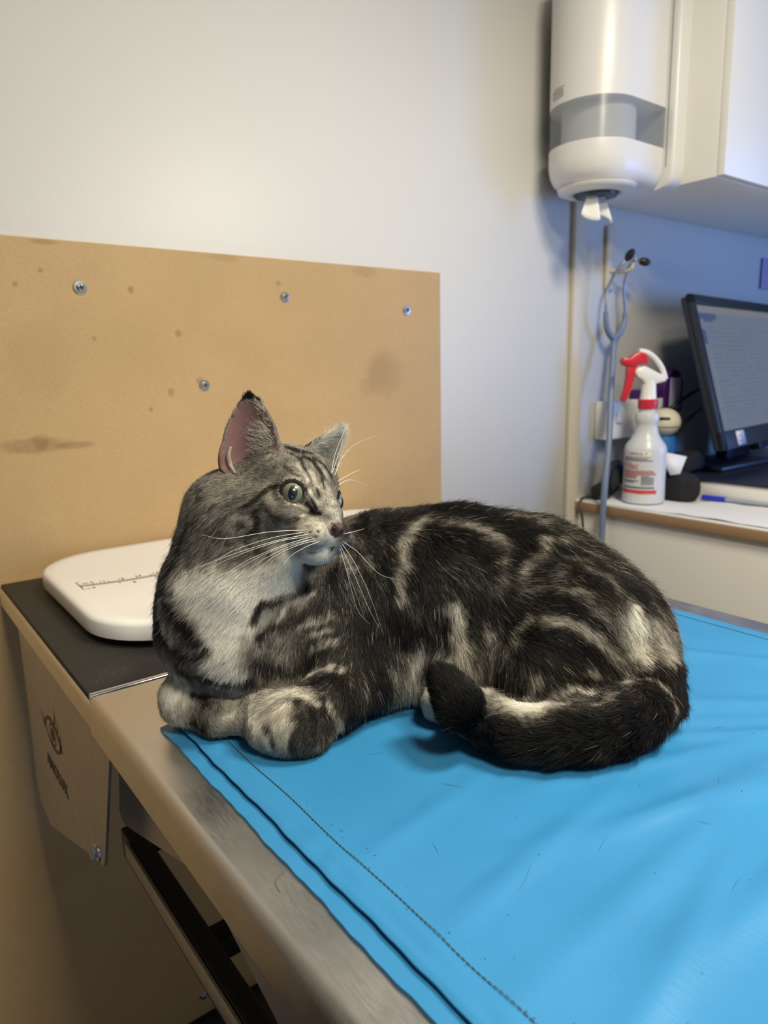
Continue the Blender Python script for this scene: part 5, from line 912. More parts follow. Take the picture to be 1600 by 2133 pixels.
BASE = [[[0.247, 0.538, 0.214], 0.58], [[0.344, 0.548, 0.183], 0.58], [[0.267, 0.509, 0.215], 0.58], [[0.335, 0.516, 0.193], 0.58], [[0.289, 0.498, 0.228], 0.5], [[0.327, 0.502, 0.215], 0.5], [[0.244, 0.516, 0.193], 0.5], [[0.339, 0.526, 0.163], 0.5], [[0.265, 0.492, 0.178], 0.55], [[0.319, 0.498, 0.16], 0.55], [[0.253, 0.504, 0.166], 0.5], [[0.319, 0.511, 0.145], 0.5], [[0.231, 0.537, 0.204], 0.58], [[0.351, 0.55, 0.165], 0.58], [[0.273, 0.462, 0.178], 0.85], [[0.318, 0.467, 0.163], 0.85], [[0.285, 0.469, 0.151], 1.0], [[0.27, 0.488, 0.152], 0.95], [[0.301, 0.491, 0.142], 0.95], [[0.298, 0.459, 0.168], 0.95], [[0.303, 0.471, 0.199], 0.6], [[0.294, 0.459, 0.186], 0.58], [[0.307, 0.461, 0.182], 0.58], [[0.278, 0.498, 0.199], 0.55], [[0.32, 0.502, 0.186], 0.55], [[0.222, 0.534, 0.185], 0.5], [[0.348, 0.547, 0.145], 0.5], [[0.211, 0.543, 0.157], 0.42], [[0.196, 0.561, 0.132], 0.4], [[0.19, 0.576, 0.095], 0.4], [[0.194, 0.538, 0.075], 0.42], [[0.221, 0.513, 0.126], 1.1], [[0.206, 0.534, 0.134], 0.85], [[0.224, 0.506, 0.098], 1.15], [[0.218, 0.506, 0.075], 0.75], [[0.212, 0.514, 0.057], 0.45], [[0.256, 0.497, 0.13], 1.1], [[0.285, 0.5, 0.134], 0.8], [[0.273, 0.499, 0.097], 0.38], [[0.247, 0.495, 0.079], 0.42], [[0.293, 0.486, 0.087], 0.36], [[0.315, 0.488, 0.111], 0.24], [[0.344, 0.499, 0.138], 0.2], [[0.379, 0.509, 0.157], 0.12], [[0.356, 0.474, 0.124], 0.1], [[0.336, 0.463, 0.074], 0.08], [[0.384, 0.468, 0.137], 0.15], [[0.426, 0.489, 0.163], 0.05], [[0.475, 0.475, 0.165], 0.04], [[0.497, 0.433, 0.156], 0.15], [[0.404, 0.445, 0.13], 0.08], [[0.419, 0.418, 0.111], 0.12], [[0.462, 0.402, 0.132], 0.3], [[0.489, 0.381, 0.127], 0.25], [[0.504, 0.356, 0.116], 0.2], [[0.53, 0.34, 0.102], 0.06], [[0.473, 0.357, 0.097], 0.3], [[0.482, 0.339, 0.074], 0.4], [[0.432, 0.364, 0.071], 0.1], [[0.455, 0.342, 0.05], 0.3], [[0.398, 0.426, 0.083], 0.4], [[0.399, 0.421, 0.039], 0.7], [[0.361, 0.449, 0.032], 0.5], [[0.367, 0.448, 0.084], 0.07], [[0.296, 0.449, 0.051], 0.12], [[0.322, 0.446, 0.036], 0.12], [[0.261, 0.445, 0.039], 0.4], [[0.232, 0.463, 0.037], 0.85], [[0.192, 0.561, 0.034], 0.95], [[0.207, 0.526, 0.029], 0.5], [[0.222, 0.504, 0.024], 0.9], [[0.512, 0.327, 0.079], 0.9], [[0.537, 0.314, 0.067], 0.5], [[0.519, 0.289, 0.042], 0.04], [[0.456, 0.274, 0.026], 0.02], [[0.398, 0.297, 0.029], 0.02], [[0.362, 0.335, 0.025], 0.02], [[0.337, 0.356, 0.045], 0.02], [[0.338, 0.376, 0.061], 0.03], [[0.388, 0.335, 0.044], 1.25], [[0.364, 0.426, 0.019], 1.1]]
LENS = [[[0.259, 0.496, 0.182], 0.00552], [[0.279, 0.5, 0.203], 0.0034], [[0.294, 0.459, 0.186], 0.0017], [[0.294, 0.471, 0.197], 0.00221], [[0.295, 0.487, 0.214], 0.00306], [[0.27, 0.512, 0.222], 0.00382], [[0.293, 0.498, 0.229], 0.00382], [[0.273, 0.461, 0.176], 0.00255], [[0.29, 0.456, 0.171], 0.00221], [[0.282, 0.471, 0.151], 0.00425], [[0.27, 0.488, 0.152], 0.00595], [[0.252, 0.503, 0.162], 0.0085], [[0.24, 0.525, 0.2], 0.0068], [[0.226, 0.541, 0.2], 0.00816], [[0.223, 0.53, 0.174], 0.01224], [[0.209, 0.539, 0.146], 0.0136], [[0.192, 0.565, 0.115], 0.0102], [[0.223, 0.51, 0.122], 0.0102], [[0.252, 0.498, 0.127], 0.00884], [[0.218, 0.506, 0.071], 0.0136], [[0.274, 0.5, 0.109], 0.0085], [[0.285, 0.489, 0.075], 0.00884], [[0.251, 0.495, 0.061], 0.01224], [[0.328, 0.492, 0.125], 0.00952], [[0.41, 0.505, 0.163], 0.01224], [[0.462, 0.461, 0.162], 0.0136], [[0.51, 0.388, 0.135], 0.0136], [[0.545, 0.34, 0.098], 0.01496], [[0.367, 0.454, 0.104], 0.01224], [[0.407, 0.436, 0.122], 0.01156], [[0.456, 0.396, 0.121], 0.01156], [[0.471, 0.356, 0.093], 0.01088], [[0.436, 0.362, 0.071], 0.00952], [[0.477, 0.334, 0.051], 0.01088], [[0.356, 0.449, 0.042], 0.01768], [[0.396, 0.424, 0.048], 0.01768], [[0.413, 0.395, 0.053], 0.01496], [[0.324, 0.447, 0.043], 0.01224], [[0.419, 0.362, 0.041], 0.01224], [[0.285, 0.447, 0.047], 0.00884], [[0.245, 0.456, 0.044], 0.00765], [[0.227, 0.47, 0.032], 0.00765], [[0.244, 0.441, 0.022], 0.00765], [[0.289, 0.441, 0.023], 0.00952], [[0.192, 0.561, 0.034], 0.00765], [[0.207, 0.526, 0.029], 0.00765], [[0.224, 0.504, 0.028], 0.0051], [[0.212, 0.514, 0.057], 0.00816], [[0.524, 0.326, 0.08], 0.01224], [[0.548, 0.312, 0.061], 0.01496], [[0.503, 0.283, 0.036], 0.0136], [[0.457, 0.275, 0.029], 0.0136], [[0.399, 0.297, 0.033], 0.01292], [[0.364, 0.337, 0.032], 0.01224], [[0.338, 0.357, 0.048], 0.0102], [[0.338, 0.376, 0.061], 0.00816], [[0.388, 0.335, 0.044], 0.0051], [[0.353, 0.352, 0.046], 0.0051], [[0.365, 0.421, 0.023], 0.0068]]
import math
import numpy as np
# ------------------------------------------------------------------ the cat: one continuous body grown from a distance field
def smin(a, b, k):
    h = np.clip(0.5+0.5*(b-a)/k, 0, 1); return b*(1-h)+a*h-k*h*(1-h)
def sd_cone(p, a, ra, b, rb):
    a, b = np.array(a), np.array(b); ba = b-a; l2 = ba@ba; pa = p-a
    t = np.clip((pa@ba)/l2, 0, 1)
    return np.sqrt(((pa-t[..., None]*ba)**2).sum(-1))-(ra+(rb-ra)*t)
def sd_ell(p, c, r, A):
    q = (p-np.array(c))@np.array(A).T; r = np.array(r)
    k0 = np.sqrt(((q/r)**2).sum(-1)); k1 = np.sqrt(((q/(r*r))**2).sum(-1))+1e-9
    return k0*(k0-1)/k1
def sd_ear(p, b, a, w_, n, L, W0, D, t, e1, e2):
    q = p-np.array(b); u = q@np.array(w_); v = (q@np.array(a))/L; z = q@np.array(n)
    vc = np.clip(v, 0, 1); hw = W0*np.clip(1-vc**e1, 0.02, 1)**e2
    uc = np.clip(u/hw, -1, 1); z0 = -D*(1-vc)**0.8*(1-uc*uc)+0.006*(vc-0.5)
    th = t*(1.0+0.9*(1-vc))
    d1 = np.abs(z-z0)*0.72-th; d2 = np.abs(u)-hw; d3 = (v-1)*L; d4 = (-v-0.35)*L
    return np.maximum(np.maximum(d1, d2*0.9), np.maximum(d3, d4))
def field(H):
    lo = np.array([0.13, 0.21, -0.004]); hi = np.array([0.64, 0.72, 0.305])
    nn = np.ceil((hi-lo)/H).astype(int)+1
    ax = [lo[i]+H*np.arange(nn[i]) for i in range(3)]
    D = np.full(nn, 0.05, np.float32)
    def region(pmin, pmax, fn, k, op='u'):
        i0 = [max(0, int((pmin[i]-lo[i])/H)) for i in range(3)]; i1 = [min(nn[i], int((pmax[i]-lo[i])/H)+2) for i in range(3)]
        if any(i1[i] <= i0[i] for i in range(3)): return
        sl = tuple(slice(i0[i], i1[i]) for i in range(3))
        g = np.stack(np.meshgrid(*[ax[i][sl[i]] for i in range(3)], indexing='ij'), -1)
        d = fn(g).astype(np.float32); cur = D[sl]
        D[sl] = smin(cur, d, k) if op == 'u' else -smin(-cur, d, k)
    m = 0.022
    T = None
    for grp in ('b', 'h', 't'):
        for q in PRIMS:
            if q[-1] != grp: continue
            if q[0] == 'c':
                a, ra, b_, rb = np.array(q[2]), q[3], np.array(q[4]), q[5]; mm = max(ra, rb)+m+q[1]
                region(np.minimum(a, b_)-mm, np.maximum(a, b_)+mm, lambda g: sd_cone(g, a, ra, b_, rb), q[1])
            else:
                c = np.array(q[2]); mm = max(q[3])+m
                region(c-mm, c+mm, lambda g: sd_ell(g, q[2], q[3], q[4]), q[1], 'u' if q[0] == 'e' else 's')
    for e in EARS:
        c = np.array(e[0]); mm = e[4]+0.02
        region(c-mm, c+mm, lambda g: sd_ear(g, *e), 0.006)
    for c, n, r in EYES:       # lid openings
        c = np.array(c); n = np.array(n); ce = c+n*r*0.62
        up = np.array(HEAD_M)[:, 2]; sd = np.cross(up, n); sd /= np.linalg.norm(sd); up = np.cross(n, sd)
        sgn = 1.0 if n@np.array(HEAD_M)[:, 0] > 0 else -1.0; ca_, sa_ = math.cos(0.42), math.sin(0.42)*sgn
        lx, ly = sd*ca_+up*sa_, up*ca_-sd*sa_
        region(c-0.03, c+0.03, lambda g: sd_ell(g, ce, (r*0.63, r*0.735, r*0.86), np.array([lx, ly, n])), 0.0012, 's')
    zz = ax[2][None, None, :]
    D = np.maximum(D, (0.0012-zz).astype(np.float32))
    return D, lo, H
def surface_nets(D, lo, H):
    S_ = D < 0; nx, ny, nz = D.shape
    cnt = np.zeros((nx-1, ny-1, nz-1), np.int16); acc = np.zeros((nx-1, ny-1, nz-1, 3), np.float32)
    for ax_ in range(3):
        sa = [slice(None)]*3; sb = [slice(None)]*3; sa[ax_] = slice(0, -1); sb[ax_] = slice(1, None)
        A, B = D[tuple(sa)], D[tuple(sb)]; cr_ = (A < 0) != (B < 0)
        idx = np.argwhere(cr_); t = A[cr_]/(A[cr_]-B[cr_]); P = idx.astype(np.float32); P[:, ax_] += t
        o = [i for i in range(3) if i != ax_]
        for da in (0, 1):
            for db in (0, 1):
                c = idx.copy(); c[:, o[0]] -= da; c[:, o[1]] -= db
                ok = (c >= 0).all(1) & (c[:, 0] < nx-1) & (c[:, 1] < ny-1) & (c[:, 2] < nz-1)
                ci = tuple(c[ok].T); np.add.at(cnt, ci, 1); np.add.at(acc, ci, P[ok])
    act = cnt > 0; vid = np.full(cnt.shape, -1, np.int64); n = int(act.sum()); vid[act] = np.arange(n)
    V = acc[act]/cnt[act][:, None]*H+lo; Q = []
    for ax_ in range(3):
        sa = [slice(None)]*3; sb = [slice(None)]*3; sa[ax_] = slice(0, -1); sb[ax_] = slice(1, None)
        A, B = D[tuple(sa)] < 0, D[tuple(sb)] < 0; idx = np.argwhere(A != B); fl = A[tuple(idx.T)]
        o = [(ax_+1) % 3, (ax_+2) % 3]; ok = (idx[:, o[0]] > 0) & (idx[:, o[1]] > 0) & (idx[:, o[0]] < D.shape[o[0]]-1) & (idx[:, o[1]] < D.shape[o[1]]-1)
        idx, fl = idx[ok], fl[ok]; vs = []
        for da, db in ((0, 0), (1, 0), (1, 1), (0, 1)):
            c = idx.copy(); c[:, o[0]] -= 1-da; c[:, o[1]] -= 1-db; vs.append(vid[tuple(c.T)])
        q = np.stack(vs, 1); q[~fl] = q[~fl][:, ::-1]; Q.append(q)
    return V, np.concatenate(Q)
FUR_COUNT = 600000
H_CELL = 0.0018
D_, lo_, _h = field(H_CELL)
V_, Q_ = surface_nets(D_, lo_, H_CELL)
V_ = V_.astype(np.float64)
HM_ = np.array(HEAD_M); HO_ = np.array(HEAD_O)
def headc(P): return (P-HO_)@HM_/HEAD_S          # head coordinates: side, forward, up
def vnormals(V, Q):
    n = np.cross(V[Q[:, 2]]-V[Q[:, 0]], V[Q[:, 3]]-V[Q[:, 1]]); N_ = np.zeros_like(V)
    for k in range(4): np.add.at(N_, Q[:, k], n)
    return N_/(np.linalg.norm(N_, axis=1, keepdims=True)+1e-12)
NV = vnormals(V_, Q_)
RNG = np.random.default_rng(11)
def snoise(P, f, seed, octv=3):
    r = np.random.default_rng(seed); out = np.zeros(len(P)); a = 1.0; s = 0
    for o in range(octv):
        for _ in range(5):
            k = r.normal(0, 1, 3)*f*(2**o); out += a*np.sin(P@k+r.uniform(0, 6.28)); s += a*a*0.5
        a *= 0.6
    return out/math.sqrt(s)
BODY0, BODY1 = np.array([0.30, 0.62, 0.12]), np.array([0.60, 0.42, 0.10])
def seg_d(P, pts):
    d = np.full(len(P), 9.0); pts = np.array(pts)
    for a, b_ in zip(pts[:-1], pts[1:]):
        ba = b_-a; t_ = np.clip(((P-a)@ba)/(ba@ba+1e-12), 0, 1); d = np.minimum(d, np.linalg.norm(P-a-t_[:, None]*ba, axis=1))
    return d
def idw(P, X, Y, pw=3.0, base=None, bw=0.0):
    out = np.zeros((len(P), Y.shape[1]))
    for i in range(0, len(P), 20000):
        d = np.linalg.norm(P[i:i+20000, None, :]-X[None], axis=2)+1e-4; w_ = (0.02/d)**pw
        o = w_@Y
        if base is not None: o = o+bw*base[i:i+20000]; out[i:i+20000] = o
        else: out[i:i+20000] = o/w_.sum(1, keepdims=True)
    return out
BP = np.array([p for p, l in BASE]); BT = np.array([[l] for p, l in BASE])
def BODY_D(P):
    """distance to the nearest charted point of the coat: bands fill in where none is near"""
    out = np.zeros(len(P))
    for i in range(0, len(P), 20000): out[i:i+20000] = np.linalg.norm(P[i:i+20000, None, :]-BP[None], axis=2).min(1)
    return out
def tone(P, N_=None):
    HDm = np.clip((np.linalg.norm(headc(P)-np.array([0, -0.02, -0.01]), axis=1)-0.05)/0.03, 0.35, 1)[:, None]
    W1 = np.stack([snoise(P, 130, 1), snoise(P, 130, 2), snoise(P, 130, 3)], 1)*0.0017*HDm
    Q = P+W1; ax = (BODY1-BODY0)/np.linalg.norm(BODY1-BODY0)
    s = (Q-BODY0)@ax
    T = idw(Q, BP, BT, 3.2)[:, 0]
    T = np.clip(T*(1+0.55*np.sin(s*95+3.0*snoise(P, 14, 7, 2)+Q[:, 2]*12)*np.clip((BODY_D(P)-0.02)/0.03, 0, 1)), 0, 1.25)
    for tn, w_, pts in COAT:
        pa = np.array(pts); c = pa.mean(0); R0 = np.linalg.norm(pa-c, axis=1).max()+w_*1.7
        m_ = np.where(((Q-c)**2).sum(1) < R0*R0)[0]
        if not len(m_): continue
        d = seg_d(Q[m_], pts); soft = 0.9 if w_ > 0.0046 else 0.6
        a = np.clip((w_*(1+soft)-d)/(2*soft*w_), 0, 1); a = a*a*(3-2*a)
        a = a*np.clip(0.86+0.30*snoise(Q[m_], 95, 41, 2), 0.35, 1.0) if 0.0014 < w_ < 0.006 else a
        T[m_] = T[m_]*(1-a)+tn*a
    hc = headc(P)
    return np.clip(T+0.05*snoise(P, 420, 5, 2)*np.clip(T*2, 0.1, 1), 0.0, 1.3)
TN = [0, 0.06, 0.15, 0.3, 0.55, 0.75, 1.0, 1.25]
TC = np.array([(0.0035, 0.0034, 0.0040), (0.0075, 0.0070, 0.0070), (0.020, 0.018, 0.016), (0.085, 0.075, 0.062), (0.33, 0.305, 0.26), (0.56, 0.52, 0.44), (0.87, 0.82, 0.69), (0.95, 0.92, 0.82)])
def tcol(T): return np.stack([np.interp(T, TN, TC[:, k]) for k in range(3)], 1)
# ear regions
def earmask(P):
    """inside-of-ear skin, 0..1, and the coordinate across the ear"""
    m_ = np.zeros(len(P)); uu = np.zeros(len(P)); vv = np.zeros(len(P)); zz = np.zeros(len(P)); wh_ = np.full(len(P), -1)
    for i, (b_, a, w_, n, L, W0, Dp, t_, e1, e2) in enumerate(EARS):
        q = P-np.array(b_); u = q@np.array(w_); v = (q@np.array(a))/L; z = q@np.array(n)
        vc = np.clip(v, 0, 1); hw = W0*np.clip(1-vc**e1, 0.02, 1)**e2; uc = np.clip(u/hw, -1, 1); z0 = -Dp*(1-vc)**0.8*(1-uc*uc)+0.006*(vc-0.5)
        near = (np.abs(u) < hw+0.004) & (v > 0.02) & (v < 1.1) & (np.abs(z-z0) < 0.0085)
        ins = near & (z > z0) & (np.abs(u) < hw*0.93) & (v < 0.93)
        m_ = np.where(ins, 1.0, m_); uu = np.where(near, u/hw, uu); vv = np.where(near, v, vv); wh_ = np.where(near, i, wh_)
    return m_, uu, vv, wh_
TV = tone(V_); CV = tcol(TV)
em, eu, ev, ew = earmask(V_)
pink = np.array([(0.19, 0.105, 0.105)]); pink2 = np.array([(0.75, 0.68, 0.60)])
CV = np.where((em > 0.5)[:, None], np.where((ew == 0)[:, None], pink, pink2), CV)
lid = np.zeros(len(V_), bool)
for c, n, r in EYES:
    d = np.linalg.norm(V_-np.array(c), axis=1); front = (V_-np.array(c))@np.array(n)
    lid |= (d < r*1.17) & (front > 0)
CV[(ew >= 0) & (em < 0.5)] = tcol(np.array([0.42]))[0]
CV[lid] = (0.012, 0.010, 0.010)
hcv = headc(V_)
CV[(((hcv-np.array([0, 0.0335, -0.0250]))/np.array([0.0080, 0.0085, 0.0058]))**2).sum(1) < 1.0] = (0.09, 0.042, 0.036)
CV = np.clip(CV, 0, 1)
me = bpy.data.meshes.new('cat'); me.from_pydata(V_.tolist(), [], Q_.tolist()); me.update(); me.shade_smooth()
ca = me.color_attributes.new('coat', 'FLOAT_COLOR', 'POINT'); ca.data.foreach_set('color', np.concatenate([CV, np.ones((len(CV), 1))], 1).astype(np.float32).ravel())
m, t, b = nt('cat_skin'); at_ = t.nodes.new('ShaderNodeAttribute'); at_.attribute_name = 'coat'; t.links.new(at_.outputs['Color'], b.inputs['Base Color']); b.inputs['Roughness'].default_value = 0.75; b.inputs['Specular IOR Level'].default_value = 0.2
cat = link('cat', me, m); tag(cat, 'grey tabby cat with white chest and bushy dark tail lying on the blue mat', 'cat')

# ---- fur roots
tri = np.concatenate([Q_[:, [0, 1, 2]], Q_[:, [0, 2, 3]]]); A3, B3, C3 = V_[tri[:, 0]], V_[tri[:, 1]], V_[tri[:, 2]]
area_ = 0.5*np.linalg.norm(np.cross(B3-A3, C3-A3), axis=1); cen = (A3+B3+C3)/3
LP = np.array([p for p, l in LENS]); LL = np.array([l for p, l in LENS])
FP = np.array([p for p, l in FLOW]); FD = np.array([l for p, l in FLOW])
Lc = idw(cen, LP, LL[:, None], 3.5)[:, 0]
emc, euc, evc, ewc = earmask(cen)
nrm_t = np.cross(B3-A3, C3-A3); nrm_t /= np.linalg.norm(nrm_t, axis=1, keepdims=True)+1e-12
Lc = np.where(ewc >= 0, 0.0035, Lc)
dens = 1.0/(np.clip(Lc, 0.0022, 0.022)**1.05)
dens = np.where((nrm_t[:, 2] < -0.6) & (cen[:, 2] < 0.02), 0, dens)
dens = np.where(cen[:, 2] < 0.0022, 0, dens)
view = ((np.array([0, 0, 0.3])-cen)*nrm_t).sum(1)
dens = np.where(view < -0.02, dens*0.55, dens)
wts = area_*dens; NH = FUR_COUNT
pick = RNG.choice(len(tri), NH, p=wts/wts.sum())
r1, r2 = np.sqrt(RNG.random(NH)), RNG.random(NH)
bc = np.stack([1-r1, r1*(1-r2), r1*r2], 1)
P0_ = (A3[pick]*bc[:, :1]+B3[pick]*bc[:, 1:2]+C3[pick]*bc[:, 2:])
NN = (NV[tri[pick, 0]]*bc[:, :1]+NV[tri[pick, 1]]*bc[:, 1:2]+NV[tri[pick, 2]]*bc[:, 2:]); NN /= np.linalg.norm(NN, axis=1, keepdims=True)
em, eu, ev, ew = earmask(P0_)
hc = headc(P0_)
keep = np.ones(NH, bool)
for c, n, r in EYES:
    d = np.linalg.norm(P0_-np.array(c), axis=1); keep &= ~((d < r*1.13) & ((P0_-np.array(c))@np.array(n) > 0))
keep &= ~((em > 0.5) & (ew == 0))
keep &= ~((em > 0.5) & (ew == 1) & (ev < 0.05))
dn = (hc-np.array([0, 0.0335, -0.0250]))/np.array([0.0058, 0.0070, 0.0044]); keep &= ~((dn**2).sum(1) < 1.0)
P0_, NN, em, eu, ev, ew, hc = [q[keep] for q in (P0_, NN, em, eu, ev, ew, hc)]; NH = len(P0_)
bax = (BODY1-BODY0)/np.linalg.norm(BODY1-BODY0)
base = np.tile(bax*0.8+np.array([0, 0, -0.6]), (NH, 1))
FLW = idw(P0_, FP, FD, 3.0, base, 0.02)
earA = [np.array(e[1]) for e in EARS]
for i in range(2): FLW[ew == i] = earA[i]
FLW += 0.28*np.linalg.norm(FLW, axis=1, keepdims=True)*np.stack([snoise(P0_, 60, 21), snoise(P0_, 60, 22), snoise(P0_, 60, 23)], 1)*0.6
FLW -= NN*(FLW*NN).sum(1, keepdims=True); FLW /= np.linalg.norm(FLW, axis=1, keepdims=True)+1e-9
LEN = idw(P0_, LP, LL[:, None], 3.5)[:, 0]; LEN = np.where(ew >= 0, 0.0032, LEN); LEN = np.where((ew >= 0) & (ev > 0.85), 0.0060, LEN)
lowT = tone(P0_+FLW*(LEN*0.22)[:, None])
rnd = RNG.random(NH); guard = RNG.random(NH) < 0.03
LEN = LEN*(0.65+0.5*RNG.random(NH)); LEN = np.where(guard & (LEN > 0.009), LEN*1.45, LEN)
lift = np.radians(np.where(LEN < 0.007, 24, 27)+8*RNG.normal(size=NH)+6*snoise(P0_, 90, 31)); lift = np.clip(lift+np.where(guard, 0.16, 0), 0.12, 1.1)
d0 = FLW*np.cos(lift)[:, None]+NN*np.sin(lift)[:, None]+0.12*RNG.normal(size=(NH, 3)); d0 /= np.linalg.norm(d0, axis=1, keepdims=True)
# tail hair stands out more
K = 6; ts = np.linspace(0, 1, K); pts = np.zeros((NH, K, 3)); pts[:, 0] = P0_-NN*0.0004; cur = d0.copy()
bend = FLW*0.55-NN*0.18+np.array([0, 0, -0.22])+0.16*RNG.normal(size=(NH, 3))
for k in range(1, K):
    pts[:, k] = pts[:, k-1]+cur*(LEN/(K-1))[:, None]; cur = cur+bend*(0.22+0.10*k/K); cur /= np.linalg.norm(cur, axis=1, keepdims=True)
# clumping
from mathutils.kdtree import KDTree
nC = NH//28; ci = RNG.choice(NH, nC, replace=False); kd = KDTree(nC)
for j, i in enumerate(ci): kd.insert(P0_[i], j)
kd.balance(); find = kd.find
near = np.fromiter((find(p)[1] for p in P0_.tolist()), np.int64, NH); cc = ci[near]
cf = (0.15+0.5*RNG.random(NH))*np.clip((LEN-0.004)/0.012, 0.15, 1)*(~guard)
for k in range(1, K): pts[:, k] += (pts[cc, k]-pts[:, k])*(cf*ts[k]**1.4)[:, None]
pts[:, :, 2] = np.maximum(pts[:, :, 2], 0.0015+0.002*RNG.random((NH, 1)))
# colour: each hair banded a little, darker than the tip at mid length
Tt = lowT+RNG.normal(size=NH)*0.055*np.clip(lowT*3, 0.25, 1)+np.where(RNG.random(NH) < 0.10, 0.16, 0)*(lowT < 0.9)
Tt = np.where(guard & (RNG.random(NH) < np.where(lowT < 0.14, 0.05, 0.40)), np.maximum(Tt, 0.62), Tt)
inn = (em > 0.5) & (ew == 1); Tt = np.where(inn, 1.1+0.2*rnd, Tt)
Tt = np.where((ew == 0) & (em < 0.5) & (np.abs(eu) > 0.8), 0.5+0.1*rnd, Tt)
Tt = np.where((ew >= 0) & (ev > 0.88) & (em < 0.5), 0.15, Tt)
colp = np.zeros((NH, K, 4), np.float32); colp[..., 3] = 1
for k in range(K):
    a = ts[k]; Tk = Tt+np.where((lowT > 0.2) & (lowT < 0.9), 0.16*np.sin(a*5.2+rnd*2.0)-0.04, 0.0)
    colp[:, k, :3] = tcol(np.clip(Tk, 0, 1.3))*(0.85+0.3*rnd)[:, None]
rad = np.interp(LEN, [0.002, 0.005, 0.012], [0.000058, 0.000075, 0.000105])*(0.8+0.4*RNG.random(NH)); rad = np.where(guard, rad*0.8, rad)
radp = rad[:, None]*np.array([0.9, 1.0, 1.0, 0.85, 0.6, 0.12])[None]

def fur_material(name, gloss=0.045, rough=0.35):
    m = bpy.data.materials.new(name); m.use_nodes = True; t = m.node_tree; t.nodes.clear()
    out = t.nodes.new('ShaderNodeOutputMaterial'); a1 = t.nodes.new('ShaderNodeAttribute'); a1.attribute_name = 'coat'; a2 = t.nodes.new('ShaderNodeAttribute'); a2.attribute_name = 'skin_normal'
    df = t.nodes.new('ShaderNodeBsdfDiffuse'); t.links.new(a1.outputs['Color'], df.inputs['Color'])
    g = t.nodes.new('ShaderNodeNewGeometry'); mxv = t.nodes.new('ShaderNodeVectorMath'); mxv.operation = 'MULTIPLY_ADD'; mxv.inputs[1].default_value = (0.45,)*3
    t.links.new(g.outputs['Normal'], mxv.inputs[0]); t.links.new(a2.outputs['Vector'], mxv.inputs[2]); nz = t.nodes.new('ShaderNodeVectorMath'); nz.operation = 'NORMALIZE'
    t.links.new(mxv.outputs['Vector'], nz.inputs[0]); t.links.new(nz.outputs['Vector'], df.inputs['Normal'])
    hr = t.nodes.new('ShaderNodeBsdfHair'); hr.component = 'Reflection'; hr.inputs['RoughnessU'].default_value = rough; hr.inputs['RoughnessV'].default_value = 0.6
    hr.inputs['Color'].default_value = (0.40, 0.39, 0.38, 1)
    mix = t.nodes.new('ShaderNodeMixShader'); mix.inputs[0].default_value = gloss
    t.links.new(df.outputs[0], mix.inputs[1]); t.links.new(hr.outputs[0], mix.inputs[2]); t.links.new(mix.outputs[0], out.inputs['Surface'])
    return m
M_fur = fur_material('fur')
def hair_object(name, pts, radp, colp, nrm, m, parent):
    n, K = pts.shape[:2]; hcv_ = bpy.data.hair_curves.new(name); hcv_.add_curves([K]*n)
    hcv_.attributes['position'].data.foreach_set('vector', pts.astype(np.float32).ravel()) if 'position' in hcv_.attributes else hcv_.points.foreach_set('position', pts.astype(np.float32).ravel())
    ra = hcv_.attributes.get('radius') or hcv_.attributes.new('radius', 'FLOAT', 'POINT'); ra.data.foreach_set('value', radp.astype(np.float32).ravel())
    cA = hcv_.attributes.new('coat', 'FLOAT_COLOR', 'POINT'); cA.data.foreach_set('color', colp.astype(np.float32).ravel())
    nA = hcv_.attributes.new('skin_normal', 'FLOAT_VECTOR', 'POINT'); nA.data.foreach_set('vector', np.repeat(nrm[:, None], K, 1).astype(np.float32).ravel())
    o = bpy.data.objects.new(name, hcv_); COL.objects.link(o); hcv_.materials.append(m); o.parent = parent
    return o
S.cycles_curves.shape = 'RIBBONS'
hair_object('fur', pts, radp, colp, NN, M_fur, cat)

# long soft hairs inside the near ear, rooted along its front edge
b_, a, w_, n, L, W0, Dp, t_, e1, e2 = EARS[0]; b_, a, w_, n = map(np.array, (b_, a, w_, n))
def ear_tuft(e, N0, usgn, u0, u1, v0, v1, lmin, lmax, seed, lean, tl_=(0.45, 1.05)):
    b_, a, w_, n, L, W0, Dp, t_, e1, e2 = e; b_, a, w_, n = map(np.array, (b_, a, w_, n)); R2 = np.random.default_rng(seed)
    v = v0+(v1-v0)*R2.random(N0)**1.2; hw = W0*np.clip(1-v**e1, 0.02, 1)**e2; uc = usgn*(u0+(u1-u0)*R2.random(N0))
    z0 = -Dp*(1-v)**0.8*(1-uc*uc)+0.006*(v-0.5)+0.0022; P = b_+np.outer(uc*hw, w_)+np.outer(v*L, a)+np.outer(z0, n)
    d = -usgn*w_*lean[0]+a*lean[1]+n*lean[2]; d = d+R2.normal(0, 0.38, (N0, 3)); d /= np.linalg.norm(d, axis=1, keepdims=True); Ln = lmin+(lmax-lmin)*R2.random(N0)
    pp = np.zeros((N0, 6, 3)); pp[:, 0] = P; cur = d
    bend = a*0.25+R2.normal(0, 0.25, (N0, 3))
    for k in range(1, 6): pp[:, k] = pp[:, k-1]+cur*(Ln/5)[:, None]; cur = cur+bend*0.25; cur /= np.linalg.norm(cur, axis=1, keepdims=True)
    T = tl_[0]+(tl_[1]-tl_[0])*R2.random(N0); c = np.ones((N0, 6, 4)); c[..., :3] = tcol(T)[:, None]; r = 0.00009*np.array([0.9, 1, 1, 0.8, 0.6, 0.1])[None]*np.ones((N0, 1))
    return pp, r, c, np.tile(n, (N0, 1))
EARU = 1.0 if (np.array(EARS[0][2])@np.array(R_)) > 0 else -1.0
